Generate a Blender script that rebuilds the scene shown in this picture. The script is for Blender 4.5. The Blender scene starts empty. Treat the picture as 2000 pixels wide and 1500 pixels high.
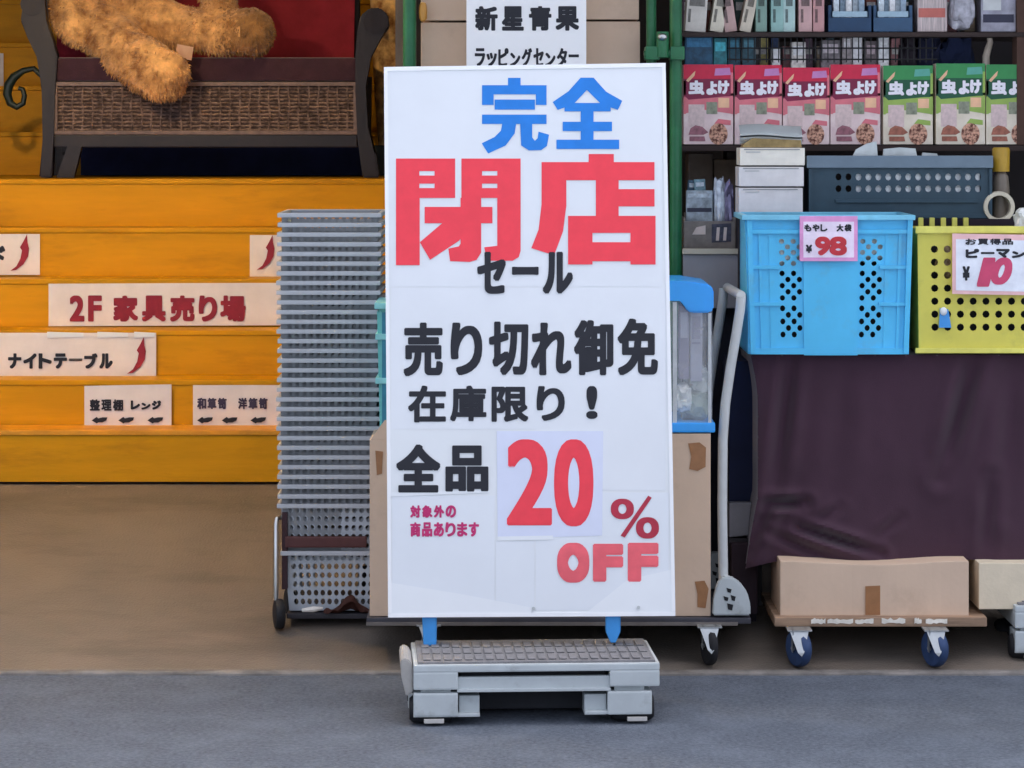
import bpy, bmesh, math, random
from mathutils import Vector, Matrix, noise
random.seed(7)
R = math.radians
sc = bpy.context.scene
C = sc.collection

# ---------------------------------------------------------------- camera, sky, sun, exposure
F, DC, H, YH = 5670.0, 9.0, 1.80, 244.0        # focal length in photo pixels, distance, eye height, horizon row
cam = bpy.data.cameras.new('camera'); co = bpy.data.objects.new('camera', cam); C.objects.link(co)
co.location = (0, -DC, H); co.rotation_euler = (R(90), 0, 0)
cam.sensor_width = 36; cam.lens = 36 * F / 2000; cam.shift_y = -(750 - YH) / 2000; cam.clip_end = 3000
sc.camera = co
world = bpy.data.worlds.new('World'); sc.world = world; world.use_nodes = True
wn = world.node_tree; bgn = wn.nodes['Background']
sky = wn.nodes.new('ShaderNodeTexSky'); sky.sky_type = 'NISHITA'; sky.sun_disc = False
sky.sun_elevation = R(60); sky.sun_rotation = R(20); sky.dust_density = 9.0; sky.ozone_density = 0.0; sky.air_density = 0.5
veil = wn.nodes.new('ShaderNodeHueSaturation'); veil.inputs['Saturation'].default_value = .62   # thin bright cloud takes some blue out of the sky
wn.links.new(sky.outputs[0], veil.inputs['Color']); wn.links.new(veil.outputs[0], bgn.inputs[0]); bgn.inputs[1].default_value = 0.15
sl = bpy.data.lights.new('sun', 'SUN'); sl.energy = 3.6; sl.angle = R(0.5); sl.color = (1, .95, .88)
so = bpy.data.objects.new('sun', sl); C.objects.link(so)
az = R(20); el = R(60)                          # the sun stands behind the shop: the street side lies in open shade
sd = Vector((math.sin(az) * math.cos(el), math.cos(az) * math.cos(el), math.sin(el)))
so.rotation_euler = sd.to_track_quat('Z', 'Y').to_euler(); so.location = (0, 20, 30)
sc.view_settings.view_transform = 'Standard'; sc.view_settings.look = 'None'
sc.view_settings.exposure = 2.42; sc.view_settings.gamma = 1

# ---------------------------------------------------------------- helpers
def S(y): return F / (DC + y)
def X(px, y): return (px - 1000) / S(y)
def Z(py, y): return H - (py - YH) / S(y)
def P(px, py, y): return Vector((X(px, y), y, Z(py, y)))
RM, RY0, RY1 = 0.1765, 0.53, 2.57               # slope of the shop's entrance ramp
def ramp(y): return RM * (min(max(y, RY0), RY1) - RY0) + 0.006

def lin(c):
    return tuple(((v / 255) / 12.92 if v / 255 <= .04045 else ((v / 255 + .055) / 1.055) ** 2.4) for v in c) + (1,)
MATS = {}
def M(name, rgb, rough=.6, var=.12, scale=12, bump=0, bscale=60, metal=0, spec=.4, stretch=(1, 1, 1), rgb2=None, lo=.35, hi=.65, alpha=1, trans=0, detail=5, sheen=0, dirt=None, damt=.5, dscale=4, dlo=.56, dhi=.7, dst=(1, 1, 1)):
    if name in MATS: return MATS[name]
    m = bpy.data.materials.new(name); m.use_nodes = True; n = m.node_tree; b = n.nodes['Principled BSDF']
    c = lin(rgb)
    tc = n.nodes.new('ShaderNodeTexCoord'); mp = n.nodes.new('ShaderNodeMapping'); mp.inputs['Scale'].default_value = stretch
    n.links.new(tc.outputs['Object'], mp.inputs[0])
    nz = n.nodes.new('ShaderNodeTexNoise'); nz.inputs['Scale'].default_value = scale; nz.inputs['Detail'].default_value = detail
    nz.inputs['Roughness'].default_value = .6
    n.links.new(mp.outputs[0], nz.inputs['Vector'])
    cr = n.nodes.new('ShaderNodeValToRGB'); e = cr.color_ramp.elements
    e[0].position = lo; e[1].position = hi
    e[0].color = tuple(v * (1 - var) for v in c[:3]) + (1,)
    e[1].color = lin(rgb2) if rgb2 else tuple(min(1, v * (1 + var)) for v in c[:3]) + (1,)
    n.links.new(nz.outputs[0], cr.inputs[0]); col = cr.outputs[0]
    if dirt:                                     # stains and scuffs with a shape of their own
        mp2 = n.nodes.new('ShaderNodeMapping'); mp2.inputs['Scale'].default_value = dst; mp2.inputs['Location'].default_value = (3.1, 1.7, .4); n.links.new(tc.outputs['Object'], mp2.inputs[0])
        dn = n.nodes.new('ShaderNodeTexNoise'); dn.inputs['Scale'].default_value = dscale; dn.inputs['Detail'].default_value = 10; dn.inputs['Roughness'].default_value = .68; n.links.new(mp2.outputs[0], dn.inputs['Vector'])
        dr = n.nodes.new('ShaderNodeMapRange'); dr.inputs[1].default_value = dlo; dr.inputs[2].default_value = dhi; dr.inputs[4].default_value = damt; n.links.new(dn.outputs[0], dr.inputs[0])
        mx = n.nodes.new('ShaderNodeMix'); mx.data_type = 'RGBA'; n.links.new(dr.outputs[0], mx.inputs[0]); n.links.new(col, mx.inputs[6]); mx.inputs[7].default_value = lin(dirt); col = mx.outputs[2]
    n.links.new(col, b.inputs['Base Color'])
    b.inputs['Roughness'].default_value = rough; b.inputs['Metallic'].default_value = metal
    b.inputs['Specular IOR Level'].default_value = spec
    b.inputs['Alpha'].default_value = alpha; b.inputs['Transmission Weight'].default_value = trans
    if sheen: b.inputs['Sheen Weight'].default_value = sheen
    if bump:
        nb = n.nodes.new('ShaderNodeTexNoise'); nb.inputs['Scale'].default_value = bscale; nb.inputs['Detail'].default_value = 4
        n.links.new(mp.outputs[0], nb.inputs['Vector'])
        bp = n.nodes.new('ShaderNodeBump'); bp.inputs['Strength'].default_value = bump; bp.inputs['Distance'].default_value = .01
        n.links.new(nb.outputs[0], bp.inputs['Height']); n.links.new(bp.outputs[0], b.inputs['Normal'])
    MATS[name] = m
    return m

def BM(): return bmesh.new()
def bx(bm, x0, x1, y0, y1, z0, z1, bev=0, mat=None):
    r = bmesh.ops.create_cube(bm, size=1)
    vs = r['verts']
    for v in vs:
        v.co = Vector((x0 + (v.co.x + .5) * (x1 - x0), y0 + (v.co.y + .5) * (y1 - y0), z0 + (v.co.z + .5) * (z1 - z0)))
    if mat is not None:
        for v in vs: v.co = mat @ v.co
    if bev:
        es = list({e for v in vs for e in v.link_edges})
        bmesh.ops.bevel(bm, geom=es, offset=bev, segments=2, affect='EDGES', profile=.7)
def pbx(bm, a, b, c, d, y, dep, bev=0):          # a front rectangle given in photo pixels at depth y, carried back by dep
    bx(bm, X(a, y), X(b, y), y, y + dep, Z(d, y), Z(c, y), bev)
def tube(bm, pts, r, seg=10, rs=None, cap=True):
    pts = [Vector(p) for p in pts]; rings = []
    t0 = (pts[1] - pts[0]).normalized(); u = t0.orthogonal().normalized()
    for i, p in enumerate(pts):
        t = (pts[min(i + 1, len(pts) - 1)] - pts[max(i - 1, 0)]).normalized()
        u = (u - t * u.dot(t)).normalized(); w = t.cross(u); rr = rs[i] if rs else r
        rings.append([bm.verts.new(p + (u * math.cos(2 * math.pi * k / seg) + w * math.sin(2 * math.pi * k / seg)) * rr) for k in range(seg)])
    for a, b in zip(rings, rings[1:]):
        for k in range(seg): bm.faces.new((a[k], a[(k + 1) % seg], b[(k + 1) % seg], b[k]))
    if cap:
        bm.faces.new(rings[0][::-1]); bm.faces.new(rings[-1])
def arc(c, r, a0, a1, n, ax=('x', 'z')):
    out = []
    for i in range(n + 1):
        a = R(a0 + (a1 - a0) * i / n); v = Vector(c)
        setattr(v, ax[0], getattr(v, ax[0]) + r * math.cos(a)); setattr(v, ax[1], getattr(v, ax[1]) + r * math.sin(a)); out.append(v)
    return out
def prism(bm, pts, off):                         # flat outline carried along off
    off = Vector(off); a = [bm.verts.new(p) for p in pts]; b = [bm.verts.new(Vector(p) + off) for p in pts]
    n = len(a); bm.faces.new(a); bm.faces.new(b[::-1])
    for i in range(n): bm.faces.new((a[i], b[i], b[(i + 1) % n], a[(i + 1) % n]))
def wheel(bm, c, r, w, ax=Vector((1, 0, 0)), seg=24):
    ax = ax.normalized(); c = Vector(c)
    prof = [(-.5, .25), (-.5, .72), (-.42, .92), (-.2, 1), (.2, 1), (.42, .92), (.5, .72), (.5, .25)]
    u = ax.orthogonal().normalized(); v = ax.cross(u); rings = []
    for s, q in prof:
        rings.append([bm.verts.new(c + ax * s * w + (u * math.cos(2 * math.pi * k / seg) + v * math.sin(2 * math.pi * k / seg)) * q * r) for k in range(seg)])
    for a, b in zip(rings, rings[1:]):
        for k in range(seg): bm.faces.new((a[k], a[(k + 1) % seg], b[(k + 1) % seg], b[k]))
    bm.faces.new(rings[0][::-1]); bm.faces.new(rings[-1])
def grid(bm, nu, nv, fn):
    vs = [[bm.verts.new(fn(i / nu, j / nv)) for j in range(nv + 1)] for i in range(nu + 1)]
    for i in range(nu):
        for j in range(nv): bm.faces.new((vs[i][j], vs[i + 1][j], vs[i + 1][j + 1], vs[i][j + 1]))
def holeplate(bm, fn, nx, nz, fill=.62, th=.003, u0=0, u1=1, v0=0, v1=1, n=8, skip=None):
    """perforated sheet: fn(u,v,t) -> point, t is the depth; one hole per cell"""
    for i in range(nx):
        for j in range(nz):
            a, b = u0 + (u1 - u0) * i / nx, u0 + (u1 - u0) * (i + 1) / nx
            c, d = v0 + (v1 - v0) * j / nz, v0 + (v1 - v0) * (j + 1) / nz
            cu, cv = (a + b) / 2, (c + d) / 2
            if skip and skip(i, j):
                for t in (0, th):
                    f = [bm.verts.new(fn(*q, t)) for q in ((a, c), (b, c), (b, d), (a, d))]
                    bm.faces.new(f)
                continue
            out = [(b, cv), (b, d), (cu, d), (a, d), (a, cv), (a, c), (cu, c), (b, c)]
            inn = [(cu + (b - a) / 2 * fill * math.cos(k * math.pi / 4), cv + (d - c) / 2 * fill * math.sin(k * math.pi / 4)) for k in range(8)]
            of, jf = [bm.verts.new(fn(*q, 0)) for q in out], [bm.verts.new(fn(*q, 0)) for q in inn]
            ob, jb = [bm.verts.new(fn(*q, th)) for q in out], [bm.verts.new(fn(*q, th)) for q in inn]
            for k in range(8):
                l = (k + 1) % 8
                bm.faces.new((of[k], of[l], jf[l], jf[k])); bm.faces.new((ob[l], ob[k], jb[k], jb[l])); bm.faces.new((jf[k], jf[l], jb[l], jb[k]))
def wpos(o):
    v = Vector((0, 0, 0))
    while o: v += o.location; o = o.parent
    return v
def obj(name, bm, mat, parent=None, smooth=False, loc=None, label=None):
    bmesh.ops.recalc_face_normals(bm, faces=bm.faces[:])
    off = wpos(parent) if parent else Vector(loc) if loc is not None else Vector((0, 0, 0))
    for v in bm.verts: v.co -= off
    me = bpy.data.meshes.new(name); bm.to_mesh(me); bm.free()
    if isinstance(mat, (list, tuple)):
        for q in mat: me.materials.append(q)
    else: me.materials.append(mat)
    if smooth:
        for p in me.polygons: p.use_smooth = True
        try: me.set_sharp_from_angle(angle=R(40))
        except Exception: pass
    o = bpy.data.objects.new(name, me); C.objects.link(o)
    if parent: o.parent = parent
    elif loc is not None: o.location = loc
    if label: o['label'] = label
    return o
def tag(o, label, cat, group=None):
    o['label'] = label; o['category'] = cat
    if group: o['group'] = group
    return o
def thing(name, label, cat, loc, group=None):
    o = bpy.data.objects.new(name, None); C.objects.link(o); o.location = loc; o.empty_display_size = .05
    return tag(o, label, cat, group)
def struct(name, bm, mat, smooth=False):
    o = obj(name, bm, mat, None, smooth); o['kind'] = 'structure'; return o
def dup(root, loc, rotz=None, label=None, group=None):
    r = root.copy(); C.objects.link(r); r.location = loc
    if rotz is not None: r.rotation_euler = (0, 0, rotz)
    if label: r['label'] = label
    if group: r['group'] = group
    for ch in list(root.children):
        c = ch.copy(); C.objects.link(c); c.parent = r
        for g in list(ch.children):
            d = g.copy(); C.objects.link(d); d.parent = c
    return r

# lettering: glyph meshes fitted to rectangles on a surface; weight comes from shifted copies of the glyph a hair apart
GL = {}
def glyph(ch):
    if ch in GL: return GL[ch]
    c = bpy.data.curves.new('g', 'FONT'); c.body = ch; c.size = 1; c.resolution_u = 6
    o = bpy.data.objects.new('g', c); C.objects.link(o)
    me = bpy.data.meshes.new_from_object(o.evaluated_get(bpy.context.evaluated_depsgraph_get()))
    vs = [(v.co.x, v.co.y) for v in me.vertices]; fs = [tuple(p.vertices) for p in me.polygons]
    bpy.data.objects.remove(o); bpy.data.curves.remove(c); bpy.data.meshes.remove(me)
    if vs:
        x0 = min(v[0] for v in vs); x1 = max(v[0] for v in vs); y0 = min(v[1] for v in vs); y1 = max(v[1] for v in vs)
        vs = [((a - x0) / max(1e-6, x1 - x0), (b - y0) / max(1e-6, y1 - y0)) for a, b in vs]
    GL[ch] = (vs, fs); return GL[ch]
class Face:                                      # a writing surface: photo pixel -> point on the surface, lifted by d
    def __init__(s, o, n): s.o, s.n = Vector(o), Vector(n).normalized()
    def at(s, px, py, d=0):
        c = Vector((0, -DC, H)); r = Vector(((px - 1000) / F, 1, -(py - YH) / F))
        t = (s.o - c).dot(s.n) / r.dot(s.n)
        return c + r * t + s.n * d
def flat(y): return Face((0, y, 0), (0, -1, 0))
def letter(bm, face, ch, x0, x1, y0, y1, w=0, n=10, lift=.0012, shear=0, hw=None):
    """glyph in the pixel rectangle x0..x1, y0..y1; w = extra half stroke in pixels"""
    vs, fs = glyph(ch); hw = w if hw is None else hw
    a, b, c, d = x0 + hw, x1 - hw, y0 + w, y1 - w
    sq = lambda t: max(-1, min(1, 1.25 * t))         # a rounded square spread keeps stroke ends crisp
    m = 20 if w > 4 else 12
    sh = [(0, 0)] + ([(hw * sq(math.cos(2 * math.pi * k / m)), w * sq(math.sin(2 * math.pi * k / m))) for k in range(m)] if w else [])
    if w > 4: sh += [(hw * .5 * p, w * .5 * q) for p, q in ((1, 1), (1, -1), (-1, -1), (-1, 1), (1, 0), (-1, 0), (0, 1), (0, -1))]
    for k, (dx, dy) in enumerate(sh):
        q = [bm.verts.new(face.at(a + (b - a) * u + dx + shear * (v - .5) * (d - c), d + (c - d) * v + dy, lift + k * .00003)) for u, v in vs]
        for f in fs:
            try: bm.faces.new([q[i] for i in f])
            except ValueError: pass
def words(bm, face, s, x0, x1, y0, y1, w=0, **k):
    st = (x1 - x0) / len(s)
    for i, ch in enumerate(s):
        if ch == ' ': continue
        e = .06
        a, b, c, d = x0 + st * (i + e), x0 + st * (i + 1 - e), y0, y1
        hh = y1 - y0
        if ch == 'ー': c, d = y0 + hh * .34, y0 + hh * .34 + max(2 * w + 1, hh * .16)
        if ch in 'ッンシ': c = y0 + hh * .25
        letter(bm, face, ch, a, b, c, d, w, **k)
def poly(bm, face, pts, lift):
    try: bm.faces.new([bm.verts.new(face.at(x, y, lift)) for x, y in pts])
    except ValueError: pass
def rect(bm, face, x0, x1, y0, y1, lift): poly(bm, face, ((x0, y1), (x1, y1), (x1, y0), (x0, y0)), lift)
def slab(bm, face, pts, lift, th=.0006):         # a sheet of paper lying on the surface
    prism(bm, [face.at(x, y, lift) for x, y in pts], -face.n * th)

# ---------------------------------------------------------------- materials
asphalt = M('asphalt', (72, 80, 92), .92, .1, 70, 1.0, 150, rgb2=(106, 115, 128), lo=.3, hi=.7, detail=6, dirt=(122, 132, 146), damt=.4, dscale=5, dlo=.45, dhi=.7, dst=(1, .8, 1))
concrete = M('worn_concrete', (114, 107, 99), .42, .1, 2.2, .3, 120, rgb2=(122, 112, 102), detail=9, dirt=(70, 66, 63), damt=.5, dscale=1.6, dlo=.5, dhi=.66, dst=(.6, 1.8, 1))
kerbm = M('kerb_concrete', (118, 114, 110), .8, .3, 9, .3, 60)
wood_y = M('ochre_painted_wood', (206, 146, 14), .5, .1, 3.5, .08, 30, spec=.15, stretch=(.5, 4, 4), rgb2=(214, 150, 16), detail=8, dirt=(130, 80, 18), damt=.38, dscale=3.5, dlo=.53, dhi=.7, dst=(.6, 1, 2.6))
tread_y = M('ochre_step_edge', (216, 146, 30), .5, .15, 6)
paper = M('white_paper', (232, 234, 238), .7, .02, 5, .05, 20)
paper_b = M('bluish_paper', (212, 218, 236), .6, .02, 6, .05, 20)
paper_w = M('glossy_film', (227, 231, 234), .42, .015, 5, .04, 14)
board = M('sign_board_white', (222, 226, 228), .45, .025, 2.5, .06, 8)
edge_w = M('sign_edge_white', (236, 238, 240), .4, .02, 6)
ink_r = M('red_ink', (238, 64, 78), .55, .04, 20); ink_b = M('blue_ink', (30, 124, 212), .55, .05, 20)
ink_k = M('black_ink', (24, 26, 36), .5, .1, 20); ink_m = M('maroon_ink', (140, 22, 44), .55, .1, 25)
ink_p = M('purple_red_ink', (190, 40, 105), .55, .1, 25); ink_s = M('salmon_ink', (232, 98, 108), .55, .1, 12)
ink_c = M('crimson_ink', (176, 44, 66), .55, .1, 22); ink_dr = M('dark_red_marker', (196, 52, 62), .6, .12, 30)
card_b = M('cardboard', (212, 186, 162), .85, .03, 8, .05, 60, dirt=(160, 134, 112), damt=.35, dscale=5, dlo=.55, dhi=.75); card_l = M('pale_cardboard', (222, 208, 182), .85, .05, 14, .08, 90)
tapem = M('brown_packing_tape', (156, 110, 72), .35, .1, 30)
darkwood = M('dark_carved_wood', (27, 19, 25), .45, .2, 14, .1, 40, stretch=(1, 1, .3))
wicker = M('woven_wicker', (70, 54, 50), .7, .35, 60, .8, 110, stretch=(1, 1, 1.6))
cush = M('maroon_cushion', (58, 28, 42), .85, .1, 30, .2, 300, sheen=.3); backc = M('red_backrest_fabric', (186, 54, 76), .85, .12, 10, .2, 300, sheen=.3)
navyc = M('navy_shadow', (30, 38, 74), .95, .15, 12)  # shade under the sofa and the first riser, put into the colour
fur = M('golden_plush_fur', (198, 134, 72), .9, .4, 13, .4, 120, rgb2=(244, 192, 124), sheen=.4)
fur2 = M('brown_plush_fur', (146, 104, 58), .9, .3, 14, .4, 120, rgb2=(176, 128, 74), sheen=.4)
grey_p = M('grey_plastic', (186, 194, 196), .42, .05, 12, .04, 60, dirt=(104, 104, 102), damt=.5, dscale=9, dlo=.56, dhi=.74); grey_d = M('grey_deck_rubber', (124, 124, 126), .75, .14, 40, .3, 220)
grey_b = M('basket_gap_grey', (138, 143, 148), .4, .06, 12)  # darker than the plastic: shade between nested baskets put into the colour
black_r = M('black_rubber', (26, 27, 32), .7, .2, 30); blue_r = M('blue_rubber_tyre', (44, 66, 104), .6, .15, 20)
steel = M('chrome_steel', (190, 192, 190), .28, .06, 20, metal=1); zinc = M('zinc_plate', (186, 190, 190), .4, .08, 25, metal=.7)
silver_p = M('silver_painted_tube', (196, 200, 200), .35, .05, 20)
brown_p = M('brown_handle_plastic', (84, 46, 44), .5, .1, 20)
blue_p = M('sky_blue_plastic', (80, 190, 236), .35, .04, 8, .03, 40, dirt=(110, 150, 166), damt=.5, dscale=7, dlo=.54, dhi=.75); teal_d = M('dark_teal_plastic', (46, 70, 84), .5, .1, 14, .05, 50)
rim_d = M('grey_teal_rim', (106, 124, 138), .45, .06, 14)
yel_p = M('yellow_green_plastic', (216, 206, 88), .35, .05, 8, .03, 40, dirt=(150, 146, 80), damt=.5, dscale=7, dlo=.54, dhi=.75); lid_b = M('blue_lid_plastic', (54, 164, 248), .3, .04, 8)
clip_b = M('blue_clip_plastic', (66, 150, 220), .35, .06, 20); teal_l = M('mint_plastic', (104, 190, 186), .3, .08, 10)
green_p = M('green_painted_pipe', (36, 104, 66), .35, .15, 14, .05, 60)
plum = M('plum_cloth', (64, 39, 54), .9, .07, 6, .12, 260, sheen=.25)
wall_d = M('dim_plaster', (96, 88, 84), .9, .12, 3); ceil_m = M('dim_ceiling', (150, 146, 140), .9, .06, 3)
cream = M('cream_edge', (196, 188, 168), .6, .08, 12); grey_s = M('slate_grey_panel', (150, 148, 152), .55, .06, 8)
shelf_m = M('brown_shelf_board', (52, 38, 34), .7, .15, 10, stretch=(.4, 3, 3))
black_m = M('black_wire', (28, 28, 30), .5, .1, 30)

# ---------------------------------------------------------------- ground, ramp, kerb
bm = BM(); grid(bm, 4, 4, lambda u, v: Vector((-400 + 800 * u, -500 + 1000 * v, 0))); struct('road', bm, asphalt)
bm = BM(); nk = 420                              # worn concrete lip, chipped along its length
rows = []
for i in range(nk + 1):
    x = -7 + 14 * i / nk; j = noise.noise(Vector((x * 3, 0, 0))) * .008 + noise.noise(Vector((x * 14, 5, 0))) * .005; k = noise.noise(Vector((x * 9, 9, 0))) * .003
    rows.append([bm.verts.new(q) for q in ((x, .488 + j, -.01), (x, .492 + j, .006 + k), (x, .5 + j * .5, .011 + k), (x, .5295, .012), (x, .5295, -.01))])
for a, b in zip(rows, rows[1:]):
    for k in range(4): bm.faces.new((a[k], b[k], b[k + 1], a[k + 1]))
struct('kerb', bm, kerbm)
bm = BM()
pr = [(RY0 + .001, .004), (RY1, ramp(RY1)), (9.2, ramp(RY1)), (9.2, -.1), (RY0 + .001, -.1)]
prism(bm, [Vector((-7, y, z)) for y, z in pr], (14, 0, 0)); struct('shop_floor', bm, concrete)

# ---------------------------------------------------------------- the shop building round the display
b0 = thing('shop_building', 'dim interior and front of the shop around stairs and shelves', 'building', (0, 9, 0))
bm = BM(); bx(bm, -6, 6, 9, 9.2, 0, 7); obj('back_wall', bm, wall_d, b0)
for x in (-6.2, 6): 
    bm = BM(); bx(bm, x, x + .2, .6, 9.2, 0, 7); obj('side_wall', bm, wall_d, b0)
bm = BM(); bx(bm, -6, 6, .62, 9, 4.6, 4.7); obj('ceiling', bm, ceil_m, b0)
bm = BM(); bx(bm, -6.2, 6.2, .6, .8, 3.1, 7.2); obj('front_wall', bm, M('pale_front_wall', (170, 168, 164), .8, .06, 4), b0)
bm = BM(); bx(bm, -6.3, 6.3, .5, 9.3, 7.2, 7.4); obj('roof', bm, grey_s, b0)
bm = BM(); bx(bm, X(770, 2.2), X(778, 2.2) + .04, 2.3, 9, .37, 4.6); obj('partition', bm, wall_d, b0)
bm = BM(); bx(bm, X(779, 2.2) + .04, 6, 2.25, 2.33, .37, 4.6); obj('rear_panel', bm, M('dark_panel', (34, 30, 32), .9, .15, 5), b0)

# ---------------------------------------------------------------- ceiling lamps that light the stairs
def pendant(x, y, z, e, label):
    t = thing('pendant_lamp', label, 'lamp', (x, y, z), 'warm lamps over the stairs')
    bm = BM(); tube(bm, [(x, y, z + .12), (x, y, 4.6)], .006, 6); obj('cord', bm, black_m, t)
    bm = BM(); tube(bm, [(x, y, z + .14), (x, y, z + .06), (x, y, z - .06)], .1, 20, rs=[.03, .06, .2], cap=False); obj('lamp_shade', bm, cream, t, True)
    l = bpy.data.lights.new('warm_bulb', 'POINT'); l.energy = e; l.color = (1, .72, .40); l.shadow_soft_size = .06
    lo = bpy.data.objects.new('warm_bulb', l); C.objects.link(lo); lo.parent = t; lo.location = (0, 0, -.03)
pendant(-2.0, 1.5, 2.9, 20, 'warm pendant lamp hanging over the ochre stairs at the left')
pendant(-.75, 2.6, 3.9, 6, 'warm pendant lamp hanging over the sofa near the partition')

# ---------------------------------------------------------------- stairs
st = thing('staircase', 'ochre painted wooden stairs carrying paper notices, up to the sofa', 'stairs', (X(270, 2.57), 2.57, ramp(3)))
SX0, SX1 = -4.4, X(770, 2.2)
edges = [840, 742, 645, 545, 445, 350]; zb = Z(941, 2.57)
bm = BM(); bx(bm, SX0, SX1, 2.63, 2.9, ramp(3), zb - .001); obj('plinth', bm, navyc, st)  # recess below the first riser, its shade put into the navy colour
for i, e in enumerate(edges):
    y = 2.57 + .2 * i; z1 = Z(e, y); y2 = y + .2 if i < 5 else 4.62
    bm = BM(); bx(bm, SX0, SX1, y, 9 if i == 5 else y2 + .004, zb, z1 - .022)
    s = obj('step', bm, wood_y, st)
    bm = BM(); bx(bm, SX0, SX1, y - .005, y2, z1 - .021, z1, .004); obj('tread', bm, tread_y if i == 0 else wood_y, s)
    if i: pass
    zb = z1 + .0005
zL = zb
for k, e in enumerate([258, 168, 84, 0, -80, -160, -240]):
    y = 4.62 + .22 * k; z1 = Z(e, y)
    bm = BM(); bx(bm, SX0, SX1, y, y + .226, zb, z1 - .022); s = obj('step', bm, wood_y, st)
    bm = BM(); bx(bm, SX0, SX1, y - .012, y + .222, z1 - .021, z1, .004); obj('tread', bm, wood_y, s); zb = z1 + .0005

# paper notices on the risers
def arrow(bm, fc, x, y, s=1):                    # curved pointer, thick in the middle, pointed at both ends
    up = [(0, 52), (14, 40), (26, 22), (26, 6), (22, -4)]
    L = [(-2, 56), (10, 47), (18, 32), (21, 16), (17, 10), (24, -2), (31, -16), (32, 0), (35, 12), (33, 28), (24, 43), (10, 54)]
    poly(bm, fc, [(x + a * s, y + b * s) for a, b in L[::-1]], .0022)
def notice(label, y, x0, x1, y0, y1, fn, tilt=0):
    fc = flat(y - .014)
    t = thing('paper_notice', label, 'notice', P((x0 + x1) / 2, y1, y - .014), 'paper notices stuck on the stairs')
    bm = BM(); n = 10
    def g(u, v):
        p = fc.at(x0 + (x1 - x0) * u, y1 + (y0 - y1) * v + tilt * (u - .5), 0)
        p.y += .0025 * math.sin(u * 9 + v * 3 + x0) * v - .002; return p
    grid(bm, 14, 6, g); 
    obj('sheet', bm, M('notice_paper', (226, 220, 218), .7, .05, 9, .05, 20), t, True)
    fn(t, Face((0, y - .0185, 0), (0, -1, 0)))
    return t
def n_a(t, f):
    bm = BM(); arrow(bm, f, 22, 473); obj('arrow', bm, ink_m, t)
    bm = BM(); words(bm, f, 'ベッド', -75, 12, 480, 522, 1.6); obj('lettering', bm, ink_k, t)
notice('cream notice at the left edge ending in a curved red arrow', 2.57 + .8, -110, 78, 457, 537, n_a)
def n_b(t, f):
    bm = BM(); arrow(bm, f, 503, 474, .95); obj('arrow', bm, ink_m, t)
notice('small cream notice with a red arrow half hidden behind the grey baskets', 2.57 + .8, 488, 640, 459, 540, n_b)
def n_c(t, f):
    bm = BM()
    for ch, a, b in (('2', 136, 165), ('F', 172, 199), ('家', 221, 270), ('具', 277, 324), ('売', 332, 380), ('り', 388, 424), ('場', 430, 480)):
        letter(bm, f, ch, a, b, 577, 628, 2.6, 8)
    obj('lettering', bm, ink_m, t)
notice('long cream notice in bold red writing beginning 2F', 2.57 + .6, 95, 640, 553, 636, n_c, -2)
def n_d(t, f):
    bm = BM(); words(bm, f, 'ナイトテーブル', 14, 222, 690, 720, 1.9); obj('lettering', bm, ink_k, t)
    bm = BM(); arrow(bm, f, 250, 674); obj('arrow', bm, ink_m, t)
    fp = Face((0, 2.57 + .4 - .020, 0), (0, -1, 0))
    for a, b in ((92, 163), (190, 250), (262, 302)): bm = BM(); slab(bm, fp, [(a, 660), (b, 658), (b, 650), (a, 648)], 0); obj('tape', bm, paper_w, t)
notice('wide cream notice with black katakana and a red arrow, second from bottom', 2.57 + .4, -60, 305, 650, 735, n_d)
def arrows3(t, f, xs, y):
    for x in xs:
        bm = BM(); L = [(-1, 2), (9, -5), (12, -2), (20, -4), (30, -4), (28, 2), (20, 6), (12, 6), (9, 8)]
        poly(bm, f, [(x + a, y + b) for a, b in L[::-1]], .0022); obj('arrow', bm, ink_k, t)
def n_e(t, f):
    bm = BM(); words(bm, f, '整理棚', 174, 242, 780, 802, 1.0); words(bm, f, 'レンジ', 254, 316, 782, 800, 1.3); obj('lettering', bm, ink_k, t)
    arrows3(t, f, (180, 232, 289), 819)
notice('cream notice on the lowest marked step with katakana above three black arrows', 2.57 + .2, 165, 335, 752, 838, n_e, -3)
def n_f(t, f):
    bm = BM(); words(bm, f, '和箪笥 洋箪笥', 384, 524, 777, 799, 1.0); obj('lettering', bm, M('violet_black_ink', (58, 50, 74), .5), t)
    arrows3(t, f, (386, 434, 490), 819)
notice('cream notice with dense dark kanji over three arrows, beside the grey baskets', 2.57 + .2, 377, 548, 752, 835, n_f)
def n_g(t, f):
    pass
notice('pale pink notice sliver at the left edge beside the iron scroll', 4.62 + .44, -90, 7, 104, 190, n_g)

# ---------------------------------------------------------------- sofa
ys = 3.78
so_ = thing('loveseat', 'dark wooden loveseat with maroon cushions and woven front apron', 'sofa', (X(410, ys), ys, zL))
def leg_front(xs, r=.028):                       # outline of a side frame in pixels, as a flat timber 7 cm deep
    bm = BM(); L = [P(a, b, ys - .02) for a, b in xs]; prism(bm, L, (0, .075, 0))
    bmesh.ops.bevel(bm, geom=bm.edges[:], offset=.006, segments=2, affect='EDGES'); return bm
def arm(bm, pts, rs): tube(bm, [P(a, b, y) for a, b, y in pts], .03, 14, rs=rs)
bm = leg_front([(76, 347), (83, 270), (84, 170), (74, 110), (52, 70), (40, 40), (44, 10), (60, -30), (86, -40), (84, 0), (90, 40), (104, 82), (112, 110), (107, 190), (104, 280), (101, 347)])
tube(bm, [P(62, 8, ys - .03), P(62, 5, ys + .55)], .05, 16)
obj('arm_frame', bm, darkwood, so_, True)
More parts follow.
